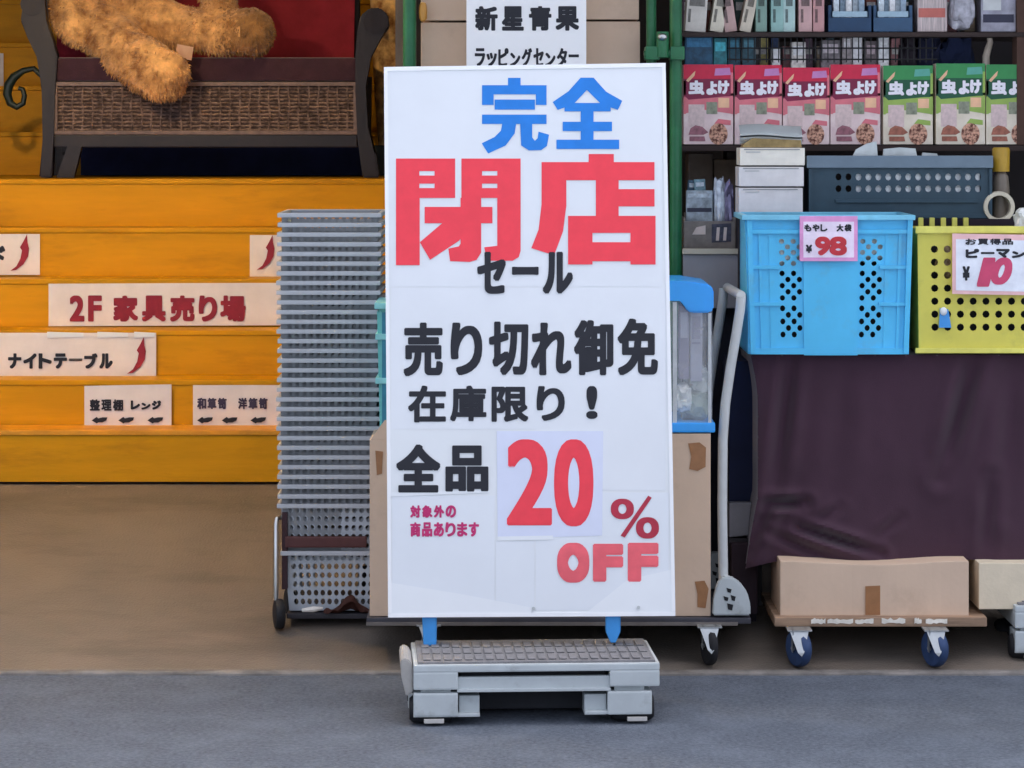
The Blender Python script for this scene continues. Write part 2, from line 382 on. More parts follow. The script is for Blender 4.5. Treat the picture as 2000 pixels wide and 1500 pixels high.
bm = leg_front([(741, 347), (734, 300), (716, 250), (714, 170), (722, 110), (742, 78), (760, 52), (757, 28), (742, 15), (722, 16), (704, 30), (698, 60), (694, 110), (694, 180), (698, 270), (708, 347)])
tube(bm, [P(734, 42, ys - .03), P(732, 40, ys + .52)], .055, 16)
obj('arm_frame', bm, darkwood, so_, True)
bm = BM(); prism(bm, [P(a, b, ys) for a, b in ((110, 347), (132, 284), (160, 284), (144, 347))], (0, .05, 0)); obj('leg', bm, darkwood, so_)
for x in (108, 706):
    bm = BM(); prism(bm, [P(x - 18, 347, ys + .75), P(x - 10, 150, ys + .75), P(x + 20, 150, ys + .75), P(x + 16, 347, ys + .75)], (0, .05, 0)); obj('leg', bm, darkwood, so_)
bm = BM(); pbx(bm, 104, 698, 263, 288, ys + .005, .05, .006); obj('rail', bm, darkwood, so_)
bm = BM(); pbx(bm, 104, 697, 162, 262, ys + .02, .04, .004)
ap = obj('apron', bm, wicker, so_)
bm = BM()                                         # woven strands
for j in range(12):
    zz = Z(172 + j * 7.4, ys); pts = []
    for i in range(90):
        u = i / 89; pts.append(Vector((X(112 + 578 * u, ys), ys + .017 + .005 * math.sin(i * math.pi + j * math.pi) + .002 * random.random(), zz + .0015 * math.sin(i * 1.7 + j))))
    tube(bm, pts, .0055, 5)
for i in range(30):
    xx = X(122 + i * 19.2, ys); pts = [Vector((xx + .003 * math.sin(k + i), ys + .016 + .004 * (-1) ** (k + i), Z(167 + k * 10, ys))) for k in range(10)]
    tube(bm, pts, .005, 5)
obj('weave', bm, M('wicker_strand', (92, 72, 66), .7, .45, 45, rgb2=(140, 116, 104)), ap, True)
bm = BM()
for a, b, c, d in ((104, 698, 160, 168), (104, 698, 255, 263), (104, 112, 168, 255), (690, 698, 168, 255)): pbx(bm, a, b, c, d, ys - .004, .02, .003)
obj('apron_border', bm, M('wicker_border', (112, 92, 86), .5, .2, 30), ap)
bm = BM(); pbx(bm, 106, 697, 112, 159, ys + .012, .66, .022); obj('seat_cushion', bm, cush, so_, True)
bm = BM()
def bk(u, v):
    x = X(112 + 580 * u, ys + .6); z = Z(116, ys) - .02 + .62 * v
    return Vector((x, ys + .56 + .14 * v - .05 * math.sin(math.pi * u) * math.sin(math.pi * min(1, v + .1)) + .012 * noise.noise(Vector((u * 5, v * 5, 0))), z))
grid(bm, 24, 12, bk); bmesh.ops.solidify(bm, geom=bm.faces[:], thickness=.08); obj('backrest', bm, backc, so_, True)
bm = BM(); bx(bm, X(112, ys + .6), X(700, ys + .6), ys + .72, ys + .78, zL + .1, Z(116, ys) + .66, .01); obj('back_frame', bm, darkwood, so_)
bm = BM(); bx(bm, X(150, ys + .5), X(706, ys + .5), ys + .62, ys + .7, zL + .002, Z(262, ys)); obj('sofa_shade_panel', bm, navyc, so_)  # added navy panel, painted as the shadow under the sofa
bm = BM()
def db(u, v): return Vector((X(112 + 590 * u, ys + .1), ys + .06 + .54 * v, Z(286, ys) + .01 * math.sin(u * 9)))
grid(bm, 8, 4, db); obj('webbing', bm, navyc, so_)

# ---------------------------------------------------------------- plush bear on the sofa
bear = thing('teddy_bear', 'large golden plush bear slumped on the maroon loveseat', 'plush toy', P(240, 115, ys + .3))
def ell(bm, c, r, rot=(0, 0, 0)):
    from mathutils import Euler
    m = Matrix.Translation(Vector(c)) @ Euler([R(a) for a in rot]).to_matrix().to_4x4() @ Matrix.Diagonal((*r, 1))
    bmesh.ops.create_icosphere(bm, subdivisions=3, radius=1, matrix=m)
def limb(bm, pts):                               # (px, py, depth, radius) chain
    ps = [(P(a, b, y), r) for a, b, y, r in pts]
    for (p, r), (q, s) in zip(ps, ps[1:]):
        n = max(2, int((q - p).length / .03))
        for i in range(n + 1):
            t = i / n; ell2(bm, p.lerp(q, t), r + (s - r) * t)
def ell2(bm, c, r): bmesh.ops.create_icosphere(bm, subdivisions=2, radius=r, matrix=Matrix.Translation(c))
def remesh(bm, vox):
    me = bpy.data.meshes.new('tmp'); bm.to_mesh(me); bm.free(); o = bpy.data.objects.new('tmp', me); C.objects.link(o)
    m = o.modifiers.new('r', 'REMESH'); m.mode = 'VOXEL'; m.voxel_size = vox
    s = o.modifiers.new('s', 'SMOOTH'); s.iterations = 5
    out = bpy.data.meshes.new_from_object(o.evaluated_get(bpy.context.evaluated_depsgraph_get()))
    nb = BM(); nb.from_mesh(out); bpy.data.objects.remove(o); bpy.data.meshes.remove(me); bpy.data.meshes.remove(out); return nb
def furry(bm, n, ln, seed=1, mi=0):              # lumpy pile, then many thin tufts
    rnd = random.Random(seed)
    for v in bm.verts:
        p = v.co * 11; v.co += v.normal * (.016 * noise.noise(p) + .008 * noise.noise(p * 2.7))
    bm.normal_update(); fs = [f for f in bm.faces]; ar = []; a = 0
    for f in fs: a += f.calc_area(); ar.append(a)
    import bisect
    new = []
    for _ in range(n):
        f = fs[bisect.bisect(ar, rnd.random() * a)]; w = [rnd.random() for _ in f.verts]; sw = sum(w)
        p = sum((v.co * (k / sw) for v, k in zip(f.verts, w)), Vector()); nn = f.normal
        d = (nn * .6 + Vector((noise.noise(p * 7), noise.noise(p * 7 + Vector((9, 2, 3))) * .4 - .1, noise.noise(p * 7 + Vector((3, 7, 1))) - .5)) * .9 + Vector((rnd.gauss(0, .2), rnd.gauss(0, .2), rnd.gauss(0, .2)))).normalized()
        l = ln * (.6 + .8 * rnd.random()); s = d.orthogonal().normalized(); s = (Matrix.Rotation(rnd.random() * 6.28, 3, d) @ s) * l * .16
        new.append((p - nn * .004, d, l, s))
    for p, d, l, s in new:
        q = [bm.verts.new(p - s), bm.verts.new(p + s), bm.verts.new(p + d * l * .6 + s * .7 - Vector((0, 0, l * .05))), bm.verts.new(p + d * l - Vector((0, 0, l * .25)))]
        bm.faces.new((q[0], q[1], q[2])); bm.faces.new((q[0], q[2], q[3]))
bm = BM()
ell(bm, P(225, -40, ys + .38), (.245, .2, .30))                                  # belly
ell(bm, P(215, -210, ys + .42), (.21, .18, .2))
ell(bm, P(195, -330, ys + .36), (.19, .17, .17)); ell2(bm, P(120, -410, ys + .38), .065); ell2(bm, P(280, -415, ys + .38), .065); ell(bm, P(200, -305, ys + .2), (.08, .07, .06))
limb(bm, [(190, 40, ys + .25, .14), (250, 105, ys + .02, .118), (305, 138, ys - .1, .122), (318, 146, ys - .13, .12)])   # leg hanging over the seat edge
limb(bm, [(270, 30, ys + .25, .13), (370, 60, ys + .12, .10), (440, 65, ys + .05, .098), (492, 62, ys + .02, .112)])      # leg lying along the seat
limb(bm, [(330, -90, ys + .25, .09), (400, -40, ys + .12, .075), (432, 8, ys + .08, .075)])
limb(bm, [(130, -110, ys + .3, .09), (120, 0, ys + .2, .085), (150, 60, ys + .1, .08)])
bm = remesh(bm, .016); furry(bm, 42000, .016)
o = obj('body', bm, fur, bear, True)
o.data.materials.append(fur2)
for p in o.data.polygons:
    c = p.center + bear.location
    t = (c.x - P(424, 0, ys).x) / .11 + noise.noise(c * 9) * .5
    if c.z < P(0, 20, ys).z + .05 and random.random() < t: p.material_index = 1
bm = BM()
def tg(u, v): return P(342 + 32 * u + 4 * v, 112 - 26 * v + 6 * u, ys - .085 - .012 * math.sin(3 * u))
grid(bm, 4, 4, tg); bmesh.ops.solidify(bm, geom=bm.faces[:], thickness=.002); obj('tag', bm, M('tag_cloth', (250, 214, 190), .8), bear, True)

# iron scroll left of the sofa, mottled gold roll at its right
hs = thing('iron_scroll', 'dark green iron scroll curling beside the left sofa leg', 'railing', P(70, 345, 4.1))
bm = BM(); yy = 4.1
tube(bm, [P(a, b, yy) for a, b in ((92, 345), (90, 200), (84, 150), (66, 134), (46, 138), (28, 150), (17, 166), (14, 184), (20, 202), (33, 209), (45, 202), (48, 186), (44, 174), (36, 172))], .015, 10,
     rs=[.014] * 3 + [.013, .014, .02, .022, .02, .017, .015, .013, .012, .011, .01])
obj('scroll', bm, M('green_black_iron', (30, 44, 40), .4, .2, 20), hs, True)
gr = thing('fabric_roll', 'mottled gold fabric roll standing upright right of the loveseat', 'fabric roll', (X(760, 4.42), 4.42, zL))
yy = 4.44
bm = BM(); tube(bm, [Vector((X(763, yy) , yy, zz)) for zz in (Z(283, yy), Z(200, yy), Z(120, yy), Z(60, yy), Z(-120, yy))], .05, 24, rs=[.06, .07, .08, .09, .1])
for v in bm.verts: v.co.x += .008 * noise.noise(v.co * 6)
obj('roll', bm, M('gold_brocade', (186, 120, 60), .7, .5, 16, .5, 40, rgb2=(246, 204, 130), detail=8), gr, True)
bm = BM(); bx(bm, X(728, yy), X(782, yy), yy - .05, yy + .08, zL + .001, Z(284, yy), .004); obj('stand', bm, M('dark_stand', (44, 50, 44), .7), gr)

# ---------------------------------------------------------------- sale sign
yb = -.05; ln_ = .195
pb = P(758, 1205, yb); pt = P(751, 126, yb + ln_)
sf = Face(P(1000, 1204, yb), (0, -math.cos(math.atan2(ln_, pt.z - pb.z)), math.sin(math.atan2(ln_, pt.z - pb.z))))
sign = thing('sale_sign', 'tall white sale board lettered in blue, red and black', 'sign', P(1038, 1205, yb))
bm = BM(); cor = [(758, 1206), (1319, 1203), (1300, 123), (750, 131)]
prism(bm, [sf.at(x, y, 0) for x, y in cor], -sf.n * .022); bmesh.ops.bevel(bm, geom=bm.edges[:], offset=.002, segments=1, affect='EDGES')
obj('board', bm, board, sign)
bm = BM()                                        # taped paper sheets, slightly lifted and creased
def sheet(x0, x1, y0, y1, l, seed):
    def f(u, v):
        a = x0 + (x1 - x0) * u; b = y0 + (y1 - y0) * v
        e = min(u, 1 - u, v, 1 - v)
        return sf.at(a, b, l + (.0007 * (noise.noise(Vector((a * .012, b * .008, seed))) + .6) if e > .001 else .0003))
    grid(bm, 24, 24, f)
sheet(762, 1041, 138, 560, .0002, 1); sheet(1041, 1294, 136, 560, .0002, 2); sheet(764, 1043, 562, 838, .0002, 3); sheet(1043, 1300, 562, 958, .0002, 4)
obj('paper_sheet', bm, M('sheet_paper', (222, 226, 230), .5, .02, 3), sign, True)
bm = BM(); sheet(766, 966, 968, 1196, .0002, 5); sheet(1046, 1306, 962, 1192, .0002, 6); sheet(968, 1044, 1056, 1194, .0002, 9)
obj('paper_sheet', bm, M('lower_sheet_paper', (221, 226, 231), .5, .02, 3), sign, True)
bm = BM(); slab(bm, sf, [(972, 1052), (1176, 1046), (1178, 842), (970, 842)][::1], .0014); obj('number_card', bm, paper_b, sign)
bm = BM(); slab(bm, sf, [(762, 1203), (1030, 1203), (1046, 1188), (900, 1160), (762, 1138)], .0017, .0003); slab(bm, sf, [(1140, 1201), (1316, 1200), (1314, 1112), (1226, 1132)], .0017, .0003)
slab(bm, sf, [(760, 970), (955, 962), (955, 956), (760, 962)], .0016, .0003); slab(bm, sf, [(972, 1056), (1080, 1054), (1080, 1046), (972, 1048)], .0019, .0003)
obj('clear_tape', bm, paper_w, sign)
bm = BM()
for a, b in (((750, 131), (758, 1206)), ((1300, 123), (1319, 1203)), ((750, 131), (1300, 123)), ((758, 1206), (1319, 1203))):
    dx, dy = (b[0] - a[0], b[1] - a[1]); v = abs(dy) > abs(dx); w = 7 if v else 8
    ins = (1 if a[0] < 1000 else -1) if v else (1 if a[1] < 600 else -1)
    if v: q = [(a[0], a[1] + 8), (a[0] + ins * w, a[1] + 8), (b[0] + ins * w, b[1] - 9), (b[0], b[1] - 9)]
    else: q = [a, b, (b[0], b[1] + ins * w), (a[0], a[1] + ins * w)]
    slab(bm, sf, q, .0026, .0025)
obj('edge_tape', bm, edge_w, sign)
for a, b in ((1042, 1188), (1247, 1186)):         # two bolts
    bm = BM(); tube(bm, [sf.at(a, b, .003), sf.at(a, b, .008)], .005, 10); obj('bolt', bm, zinc, sign)
LZ = .0021
def zp(bm, polys, k=[0]):
    for i, p in enumerate(polys):
        if len(p) == 4 and not isinstance(p[0], tuple): p = [(p[0], p[2]), (p[0], p[3]), (p[1], p[3]), (p[1], p[2])]
        poly(bm, sf, [(700 + x * .35, y * .35) for x, y in p], LZ + i * .00003)
bm = BM()
zp(bm, [(835, 905, 435, 500), (690, 1050, 476, 527), (690, 755, 490, 586), (990, 1050, 490, 586), (760, 985, 556, 612), (690, 1050, 640, 692),
        [(805, 680), (882, 680), (872, 745), (822, 812), (724, 857), (688, 800), (760, 765), (795, 730)],
        [(902, 680), (970, 680), (970, 768), (984, 786), (1000, 772), (1005, 735), (1064, 752), (1052, 815), (1020, 838), (952, 840), (908, 812)],
        [(1240, 434), (1312, 434), (1275, 503), (1200, 582), (1112, 614), (1084, 570), (1172, 510)], [(1240, 434), (1312, 434), (1382, 512), (1472, 563), (1448, 614), (1355, 582), (1275, 503)],
        (1150, 1408, 575, 622), (1140, 1415, 680, 732), (1105, 1455, 780, 832), (1240, 1312, 580, 820)])
obj('lettering', bm, ink_b, sign)
bm = BM()
def gate(x0, x1, s0, s1):                        # upper half of the gate radical with its two slits
    return [(x0, s0, 885, 1105), (s1, x1, 885, 1105), (s0 - 2, s1 + 2, 885, 955), (s0 - 2, s1 + 2, 980, 1025), (s0 - 2, s1 + 2, 1050, 1105)]
zp(bm, gate(210, 540, 340, 425) + gate(575, 905, 690, 775) + [(210, 342, 1100, 1480),
        [(775, 1100), (905, 1100), (905, 1400), (895, 1435), (860, 1455), (720, 1455), (702, 1380), (775, 1372)],
        (370, 748, 1155, 1246), [(570, 1104), (685, 1104), (685, 1410), (660, 1450), (620, 1462), (512, 1458), (502, 1388), (560, 1375), (570, 1360)],
        [(470, 1244), (648, 1244), (560, 1345), (400, 1450), (343, 1352)],
        (1285, 1425, 860, 930), (1022, 1652, 905, 1006), [(1022, 905), (1160, 905), (1160, 1150), (1142, 1290), (1092, 1425), (965, 1385), (1006, 1280), (1022, 1140)],
        (1325, 1452, 1000, 1215), (1450, 1652, 1056, 1152), (1170, 1306, 1205, 1476), (1518, 1658, 1205, 1476), (1300, 1522, 1205, 1300), (1300, 1522, 1352, 1458)])
obj('lettering', bm, ink_r, sign)
def line(mat, items, w, n=10, **k):
    bm = BM()
    for ch, a, b, c, d in items: letter(bm, sf, ch, a, b, c, d, w, n, lift=LZ, **k)
    return obj('lettering', bm, mat, sign)
bm = BM(); 
letter(bm, sf, 'セ', 932, 988, 492, 574, 3.6, lift=LZ + .0009); letter(bm, sf, 'ー', 1000, 1052, 521, 537, 2.5, lift=LZ + .0009); letter(bm, sf, 'ル', 1060, 1119, 492, 574, 3.6, lift=LZ + .0009)
obj('lettering', bm, ink_k, sign)
line(ink_k, [('売', 788, 865, 630, 735), ('り', 880, 942, 630, 733), ('切', 955, 1032, 628, 733), ('れ', 1037, 1116, 630, 733), ('御', 1121, 1198, 625, 733), ('免', 1206, 1285, 622, 733)], 3.7, 12)
line(ink_k, [('在', 797, 871, 753, 825), ('庫', 879, 950, 753, 823), ('限', 960, 1032, 755, 824), ('り', 1048, 1103, 754, 822), ('!', 1145, 1167, 754, 818)], 2.6, 10)
line(ink_k, [('全', 774, 860, 868, 962), ('品', 870, 954, 870, 960)], 4.05, 12)
line(ink_r, [('2', 990, 1078, 858, 1026), ('0', 1082, 1159, 858, 1028)], 6.5, 14)
line(ink_c, [('0', 1193, 1238, 974, 1014), ('0', 1242, 1287, 1010, 1052)], 2.8, 10)
bm = BM(); poly(bm, sf, [(1212, 1046), (1220, 1050), (1273, 972), (1266, 968)], LZ + .0004); obj('lettering', bm, ink_c, sign)
line(ink_s, [('O', 1088, 1151, 1060, 1138), ('F', 1158, 1217, 1062, 1136), ('F', 1226, 1286, 1060, 1136)], 7.0, 14)
bm = BM(); words(bm, sf, '対象外の', 800, 892, 987, 1011, 1.2, lift=LZ); words(bm, sf, '商品あります', 800, 937, 1020, 1048, 1.2, lift=LZ); obj('lettering', bm, ink_p, sign)
bm = BM()                                        # blue feet under the board
for a, b, c, d in ((824, 853, 1200, 1262), (1183, 1212, 1198, 1256)):
    p = [(a, c), (b, c), (b, d - 22), ((a + b) / 2 + 5, d), ((a + b) / 2 - 5, d), (a, d - 22)] if a > 1000 else [(a, c), (b, c), (b - 1, d), (a + 3, d)]
    q = BM(); prism(q, [P(x, y, -.035) for x, y in p], (0, .05, 0)); bmesh.ops.bevel(q, geom=q.edges[:], offset=.003, segments=1, affect='EDGES'); obj('foot', q, clip_b, sign)
bm.free()

# ---------------------------------------------------------------- grey plastic dolly (a second one at the right)
def make_dolly():
    y = -.3; c = Vector((X(1043, y), y + .2, 0))
    t = thing('plastic_dolly', 'grey plastic dolly on low wheels under the white sale board', 'dolly', c, 'grey plastic dollies')
    def b(bm, a, e, c_, d, yo, dep, bev=.006): pbx(bm, a, e, c_, d, y + yo, dep, bev)
    bm = BM(); b(bm, 803, 1285, 1297, 1312, .0, .39, .005); b(bm, 803, 890, 1311, 1346, 0, .39); b(bm, 1187, 1285, 1311, 1343, 0, .39)
    b(bm, 888, 1189, 1321, 1350, .012, .02, .004); b(bm, 888, 1189, 1345, 1351, .004, .05, .002)
    obj('deck', bm, grey_p, t)
    bm = BM(); b(bm, 896, 1181, 1312.5, 1345, .06, .3, .001); b(bm, 820, 1270, 1346, 1384, .17, .2, .004); obj('underside_shade', bm, M('dolly_shade_dark', (50, 52, 58), .8), t)  # dark blocks painting the shadow below the deck
    bm = BM(); prism(bm, [P(q, w, y + .02) for q, w in ((803, 1304), (800, 1292), (792, 1284), (782, 1284), (778, 1292), (780, 1320), (789, 1358), (803, 1350))], (0, .24, 0))
    bmesh.ops.bevel(bm, geom=bm.edges[:], offset=.004, segments=2, affect='EDGES'); obj('side_flap', bm, M('worn_grey_plastic', (166, 164, 160), .5, .1, 20), t)
    bm = BM(); b(bm, 812, 1277, 1291, 1297.5, .012, .365, .002)
    for i in range(22):
        for j in range(3):
            a = 822 + i * 20.6; bx(bm, X(a, y), X(a + 15, y), y + .03 + j * .105, y + .115 + j * .105, Z(1291.5, y), Z(1289.6, y), .0012)
    obj('mat', bm, grey_d, t)
    for a, e, f, g in ((803, 890, 893, 933), (1183, 1270, 1138, 1181)):
        for yo in (0, .28):
            bm = BM(); b(bm, a, e, 1352, 1398, yo, .11, .006); b(bm, f, g, 1357, 1398, yo + .03, .08, .004); b(bm, a, max(e, g), 1392, 1399, yo + .006, .1, .003) if a < 1000 else b(bm, f, e, 1390, 1397, yo + .006, .1, .003)
            bx(bm, X(a + 14, y), X(e - 14, y), y + yo + .02, y + yo + .1, Z(1356, y), Z(1344, y))
            h = obj('wheel_housing', bm, grey_p, t)
            xm = (a + e) / 2 + (-8 if a < 1000 else 10)
            bm = BM(); r = .044
            wheel(bm, (X((a + e) / 2 - (9 if a < 1000 else -7), y), y + yo + .048, r + .001), r, X(1084, y) - X(1000, y)); obj('wheel', bm, black_r, h, True)
            if yo == 0:
                bm = BM(); pbx(bm, xm - 15, xm + 24, 1403, 1411, y - .002, .02, .002); obj('brake_tab', bm, M('pale_tab', (190, 188, 184), .5), h)
    return t
dol = make_dolly(); dol.rotation_euler = (0, 0, R(3.2)); dol.location.x -= .004
yd2 = .62
d2 = dup(dol, (X(1955, yd2) + .415, yd2 + .2, ramp(.62) - .0), 0, 'grey plastic dolly at the right edge under a pale cardboard box')
for ch in list(d2.children):
    if ch.name.startswith('side_flap'): bpy.data.objects.remove(ch)

# ---------------------------------------------------------------- stack of grey shopping baskets on a small cart
yk = .95
zc = ramp(yk) + .055
BW, BD, BH = .332, .42, .205
def make_basket(x, y, z, label):
    t = thing('shopping_basket', label, 'basket', (x, y, z), 'grey shopping baskets')
    bm = BM()
    tp = .016
    def wall(ax):
        def f(u, v, th):
            k = tp * (1 - v); zz = z + v * BH
            if ax == 0: return Vector((x - BW / 2 + k + u * (BW - 2 * k), y - BD / 2 + k + th, zz))
            if ax == 1: return Vector((x - BW / 2 + k + u * (BW - 2 * k), y + BD / 2 - k - th, zz))
            if ax == 2: return Vector((x - BW / 2 + k + th, y - BD / 2 + k + u * (BD - 2 * k), zz))
            return Vector((x + BW / 2 - k - th, y - BD / 2 + k + u * (BD - 2 * k), zz))
        return f
    for ax, n in ((0, 12), (1, 12), (2, 14), (3, 14)):
        f = wall(ax)
        holeplate(bm, f, n, 6, .7, .002, .05, .95, .08, .97)
        for (a, b, c, d) in ((0, .05, 0, 1), (.95, 1, 0, 1), (.05, .95, 0, .08), (.05, .95, .97, 1)):
            for th in (0, .002):
                bm.faces.new([bm.verts.new(f(*q, th)) for q in ((a, c), (b, c), (b, d), (a, d))])
    bx(bm, x - BW / 2 + tp, x + BW / 2 - tp, y - BD / 2 + tp, y + BD / 2 - tp, z, z + .003)
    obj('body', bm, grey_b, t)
    bm = BM(); o_, r0, r1 = .012, z + BH - .011, z + BH + .004
    for a, b, c, d in ((-o_, BW + o_, -.024, .002), (-o_, BW + o_, BD - .002, BD + o_), (-o_, .002, .002, BD - .002), (BW - .002, BW + o_, .002, BD - .002)):
        bx(bm, x - BW / 2 + a, x - BW / 2 + b, y - BD / 2 + c, y - BD / 2 + d, r0, r1, .003)
    obj('rim', bm, M('basket_rim_grey', (178, 182, 187), .35, .05, 14), t)
    return t
xk = X(643, yk)
yc_ = yk + BD / 2
zB = Z(1194, yk)
bk0 = make_basket(xk + .012, yc_, zB, 'lowest perforated grey basket of the tall stack, resting on the cart')
zA = Z(985, yk) - BH
pitch = (Z(418, yk) - Z(985, yk)) / 30
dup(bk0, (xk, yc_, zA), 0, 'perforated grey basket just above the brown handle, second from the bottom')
ORD = ['third', 'fourth', 'fifth', 'sixth', 'seventh', 'eighth', 'ninth', 'tenth', 'eleventh', 'twelfth', 'thirteenth', 'fourteenth', 'fifteenth', 'sixteenth', 'seventeenth', 'eighteenth', 'nineteenth', 'twentieth']
for k in range(1, 31):
    n = k + 2
    lab = 'topmost grey basket of the tall nested stack left of the sign' if k == 30 else \
        ('nested grey basket rim, %s from the bottom of the tall stack' % ORD[n - 3] if n <= 17 else 'nested grey basket rim, %s from the top of the tall stack' % (['', '', 'second'] + ORD)[32 - n + 1])
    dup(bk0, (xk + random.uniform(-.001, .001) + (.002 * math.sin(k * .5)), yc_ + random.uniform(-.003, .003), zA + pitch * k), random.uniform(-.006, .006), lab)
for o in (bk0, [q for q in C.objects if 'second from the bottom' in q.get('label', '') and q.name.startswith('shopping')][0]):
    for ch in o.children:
        if ch.name.startswith('body'): ch.data = ch.data.copy(); ch.data.materials[0] = M('pale_basket_grey', (178, 186, 194), .4, .06, 12)  # same plastic without the gap shade in its colour
hb = BM(); pbx(hb, 556, 716, 1048, 1070, yk - .022, .018, .006); obj('handle', hb, brown_p, [o for o in C.objects if o.name.startswith('shopping_basket') and 'second from the bottom' in o.get('label', '')][0])

ct = thing('basket_cart', 'small black wheeled cart with a chrome upright under the basket stack', 'cart', (xk, yc_, ramp(yk)))
bm = BM(); bx(bm, X(560, yk), X(724, yk), yk - .01, yk + BD + .02, zB - .024, zB - .006, .004); obj('base', bm, M('dark_base', (52, 50, 56), .6), ct)
bm = BM(); tube(bm, [P(539, 1172, yk - .03), P(539, 1022, yk - .03), P(541, 1014, yk - .02), P(548, 1010, yk + .02), P(552, 1012, yk + .3)], .0085, 10); obj('upright', bm, steel, ct, True)
bm = BM(); bx(bm, X(551, yk), X(562, yk), yk - .015, yk + .2, Z(1150, yk), Z(1000, yk), .003); obj('side_post', bm, M('maroon_post', (56, 30, 36), .6), ct)
for i, (a, b, yo) in enumerate(((545, 1178, -.03), (566, 1158, .12), (716, 1188, .36))):
    r = .052 if i == 0 else .045
    bm = BM(); zc_ = ramp(yk + yo) + r + .002
    wheel(bm, (X(a, yk + yo), yk + yo, zc_), r, .034, Vector((1, .25, 0))); w = obj('wheel', bm, black_r, ct, True)
    bm = BM(); tube(bm, [Vector((X(a, yk + yo), yk + yo, zc_)), Vector((X(a, yk + yo) + .004, yk + yo, zB - .01))], .013, 8); obj('fork', bm, black_r, w)
bm = BM()
def rag(u, v): return Vector((X(632 + 92 * u, yk - .03), yk - .035 + .05 * v + .01 * noise.noise(Vector((u * 5, v * 3, 1))), zB - .02 + (.03 + .055 * math.exp(-((u - .55) / .2) ** 2)) * (1 - abs(v - .3)) + .012 * noise.noise(Vector((u * 7, v * 4, 4)))))
grid(bm, 20, 8, rag); bmesh.ops.solidify(bm, geom=bm.faces[:], thickness=.004)
tag(obj('paper_scrap', bm, M('brown_wrapping', (96, 62, 54), .85, .2, 20), None, True, P(678, 1195, yk - .03)), 'crumpled dark brown wrapping at the foot of the basket stack', 'wrapping')
bm = BM(); tube(bm, [P(590, 1192, yk - .035), P(612, 1190, yk - .04), P(630, 1188, yk - .03)], .008, 8, rs=[.006, .01, .005])
tag(obj('plastic_scrap', bm, M('white_scrap', (226, 222, 214), .5), None, True, P(610, 1195, yk - .03)), 'small white plastic scrap under the lowest basket', 'scrap')

# ---------------------------------------------------------------- platform cart with boxes behind the sign
yp = .62
def caster(name_parent, x, y, zt, tyre, r=.062, fork_m=zinc, yaw=.2, w=.034):
    bm = BM(); z0 = ramp(y) + r + .001
    wheel(bm, (x, y, z0), r, w, Vector((math.cos(yaw), math.sin(yaw), 0)))
    wobj = obj('caster', bm, tyre, name_parent, True)
    bm = BM(); ax = Vector((math.cos(yaw), math.sin(yaw), 0))
    for s in (-1, 1):
        o_ = ax * s * (w / 2 + .004)
        L = [Vector((x, y, zt)) + o_ + d for d in (Vector((0, -.034, 0)), Vector((0, .034, 0)), Vector((0, .012, z0 - zt - .012)), Vector((0, -.012, z0 - zt - .012)))]
        prism(bm, L, ax * .003 * s)
    # broad front plate, tapering to the axle
    L = [Vector((x - .034, y - r * .55, zt)), Vector((x + .03, y - r * .55, zt)), Vector((x + .012, y - r * .98, z0 - .006)), Vector((x + .004, y - r * 1.0, z0 - .018)), Vector((x - .008, y - r * .98, z0 - .006))]
    prism(bm, L, (0, .004, 0)); bx(bm, x - .04, x + .04, y - .04, y + .04, zt - .004, zt)
    tube(bm, [Vector((x, y, z0)) - ax * .026, Vector((x, y, z0)) + ax * .026], .008, 8)
    obj('fork', bm, fork_m, wobj)
pc = thing('platform_cart', 'platform cart with a folding silver handle, loaded with cardboard boxes', 'cart', (X(1090, yp), yp + .3, ramp(yp)))
zp0, zp1 = Z(1217, yp), Z(1204, yp)
bm = BM(); bx(bm, X(716, yp), X(1466, yp), yp - .02, yp + .6, zp0, zp1 - .001, .006); obj('deck', bm, M('cart_deck', (60, 60, 68), .6, .15, 12), pc)
bm = BM(); bx(bm, X(716, yp), X(1440, yp), yp - .026, yp - .021, zp0 - .004, zp0 + .007); obj('bumper', bm, M('dull_bumper', (110, 104, 100), .6), pc)
for x, y in ((1385, .585), (1335, 1.08), (838, .62), (850, 1.1)): caster(pc, X(x, y), y, zp0, black_r, .066)
for y, c in ((yp + .03, 0), (yp + .5, 1)):
    k = S(yp) / S(y); dx = 0 if not c else -14
    bm = BM(); pts = [P(1414 + dx, 1140, yp), P(1412 + dx, 1000, yp), P(1413 + dx, 860, yp), P(1418 + dx, 790, yp), P(1428 + dx, 720, yp), P(1440 + dx, 650, yp), P(1447 + dx, 605, yp), P(1449 + dx, 580, yp)]
    pts = [Vector((p.x, y, p.z)) for p in pts]
    tube(bm, pts, .0165, 12); obj('handle', bm, silver_p, pc, True)
bm = BM(); tube(bm, [Vector((P(1449, 580, yp).x, yp + .03, P(0, 578, yp).z)), Vector((P(1442, 580, yp).x, yp + .5, P(0, 578, yp).z))], .016, 10); obj('handle', bm, silver_p, pc, True)
for y in (yp - .022, yp + .52):
    bm = BM(); L = [(1391, 1200), (1393, 1170), (1400, 1140), (1412, 1125), (1428, 1126), (1446, 1138), (1459, 1156), (1465, 1180), (1465, 1200)]
    prism(bm, [Vector((X(a, yp), y, Z(b, yp))) for a, b in L], (0, .05, 0)); bmesh.ops.bevel(bm, geom=bm.edges[:], offset=.005, segments=2, affect='EDGES')
    hc = obj('hinge_cover', bm, grey_p, pc)
    bm = BM()
    for a, b, c, d in ((1418, 1428, 1146, 1156), (1412, 1422, 1162, 1172), (1426, 1436, 1160, 1172), (1419, 1431, 1176, 1190)): prism(bm, [Vector((X(p, yp), y - .002, Z(q, yp))) for p, q in ((a, c), (b, c + 3), (b - 2, d), (a + 2, d - 2))], (0, .006, 0))
    obj('vent_hole', bm, black_r, hc)
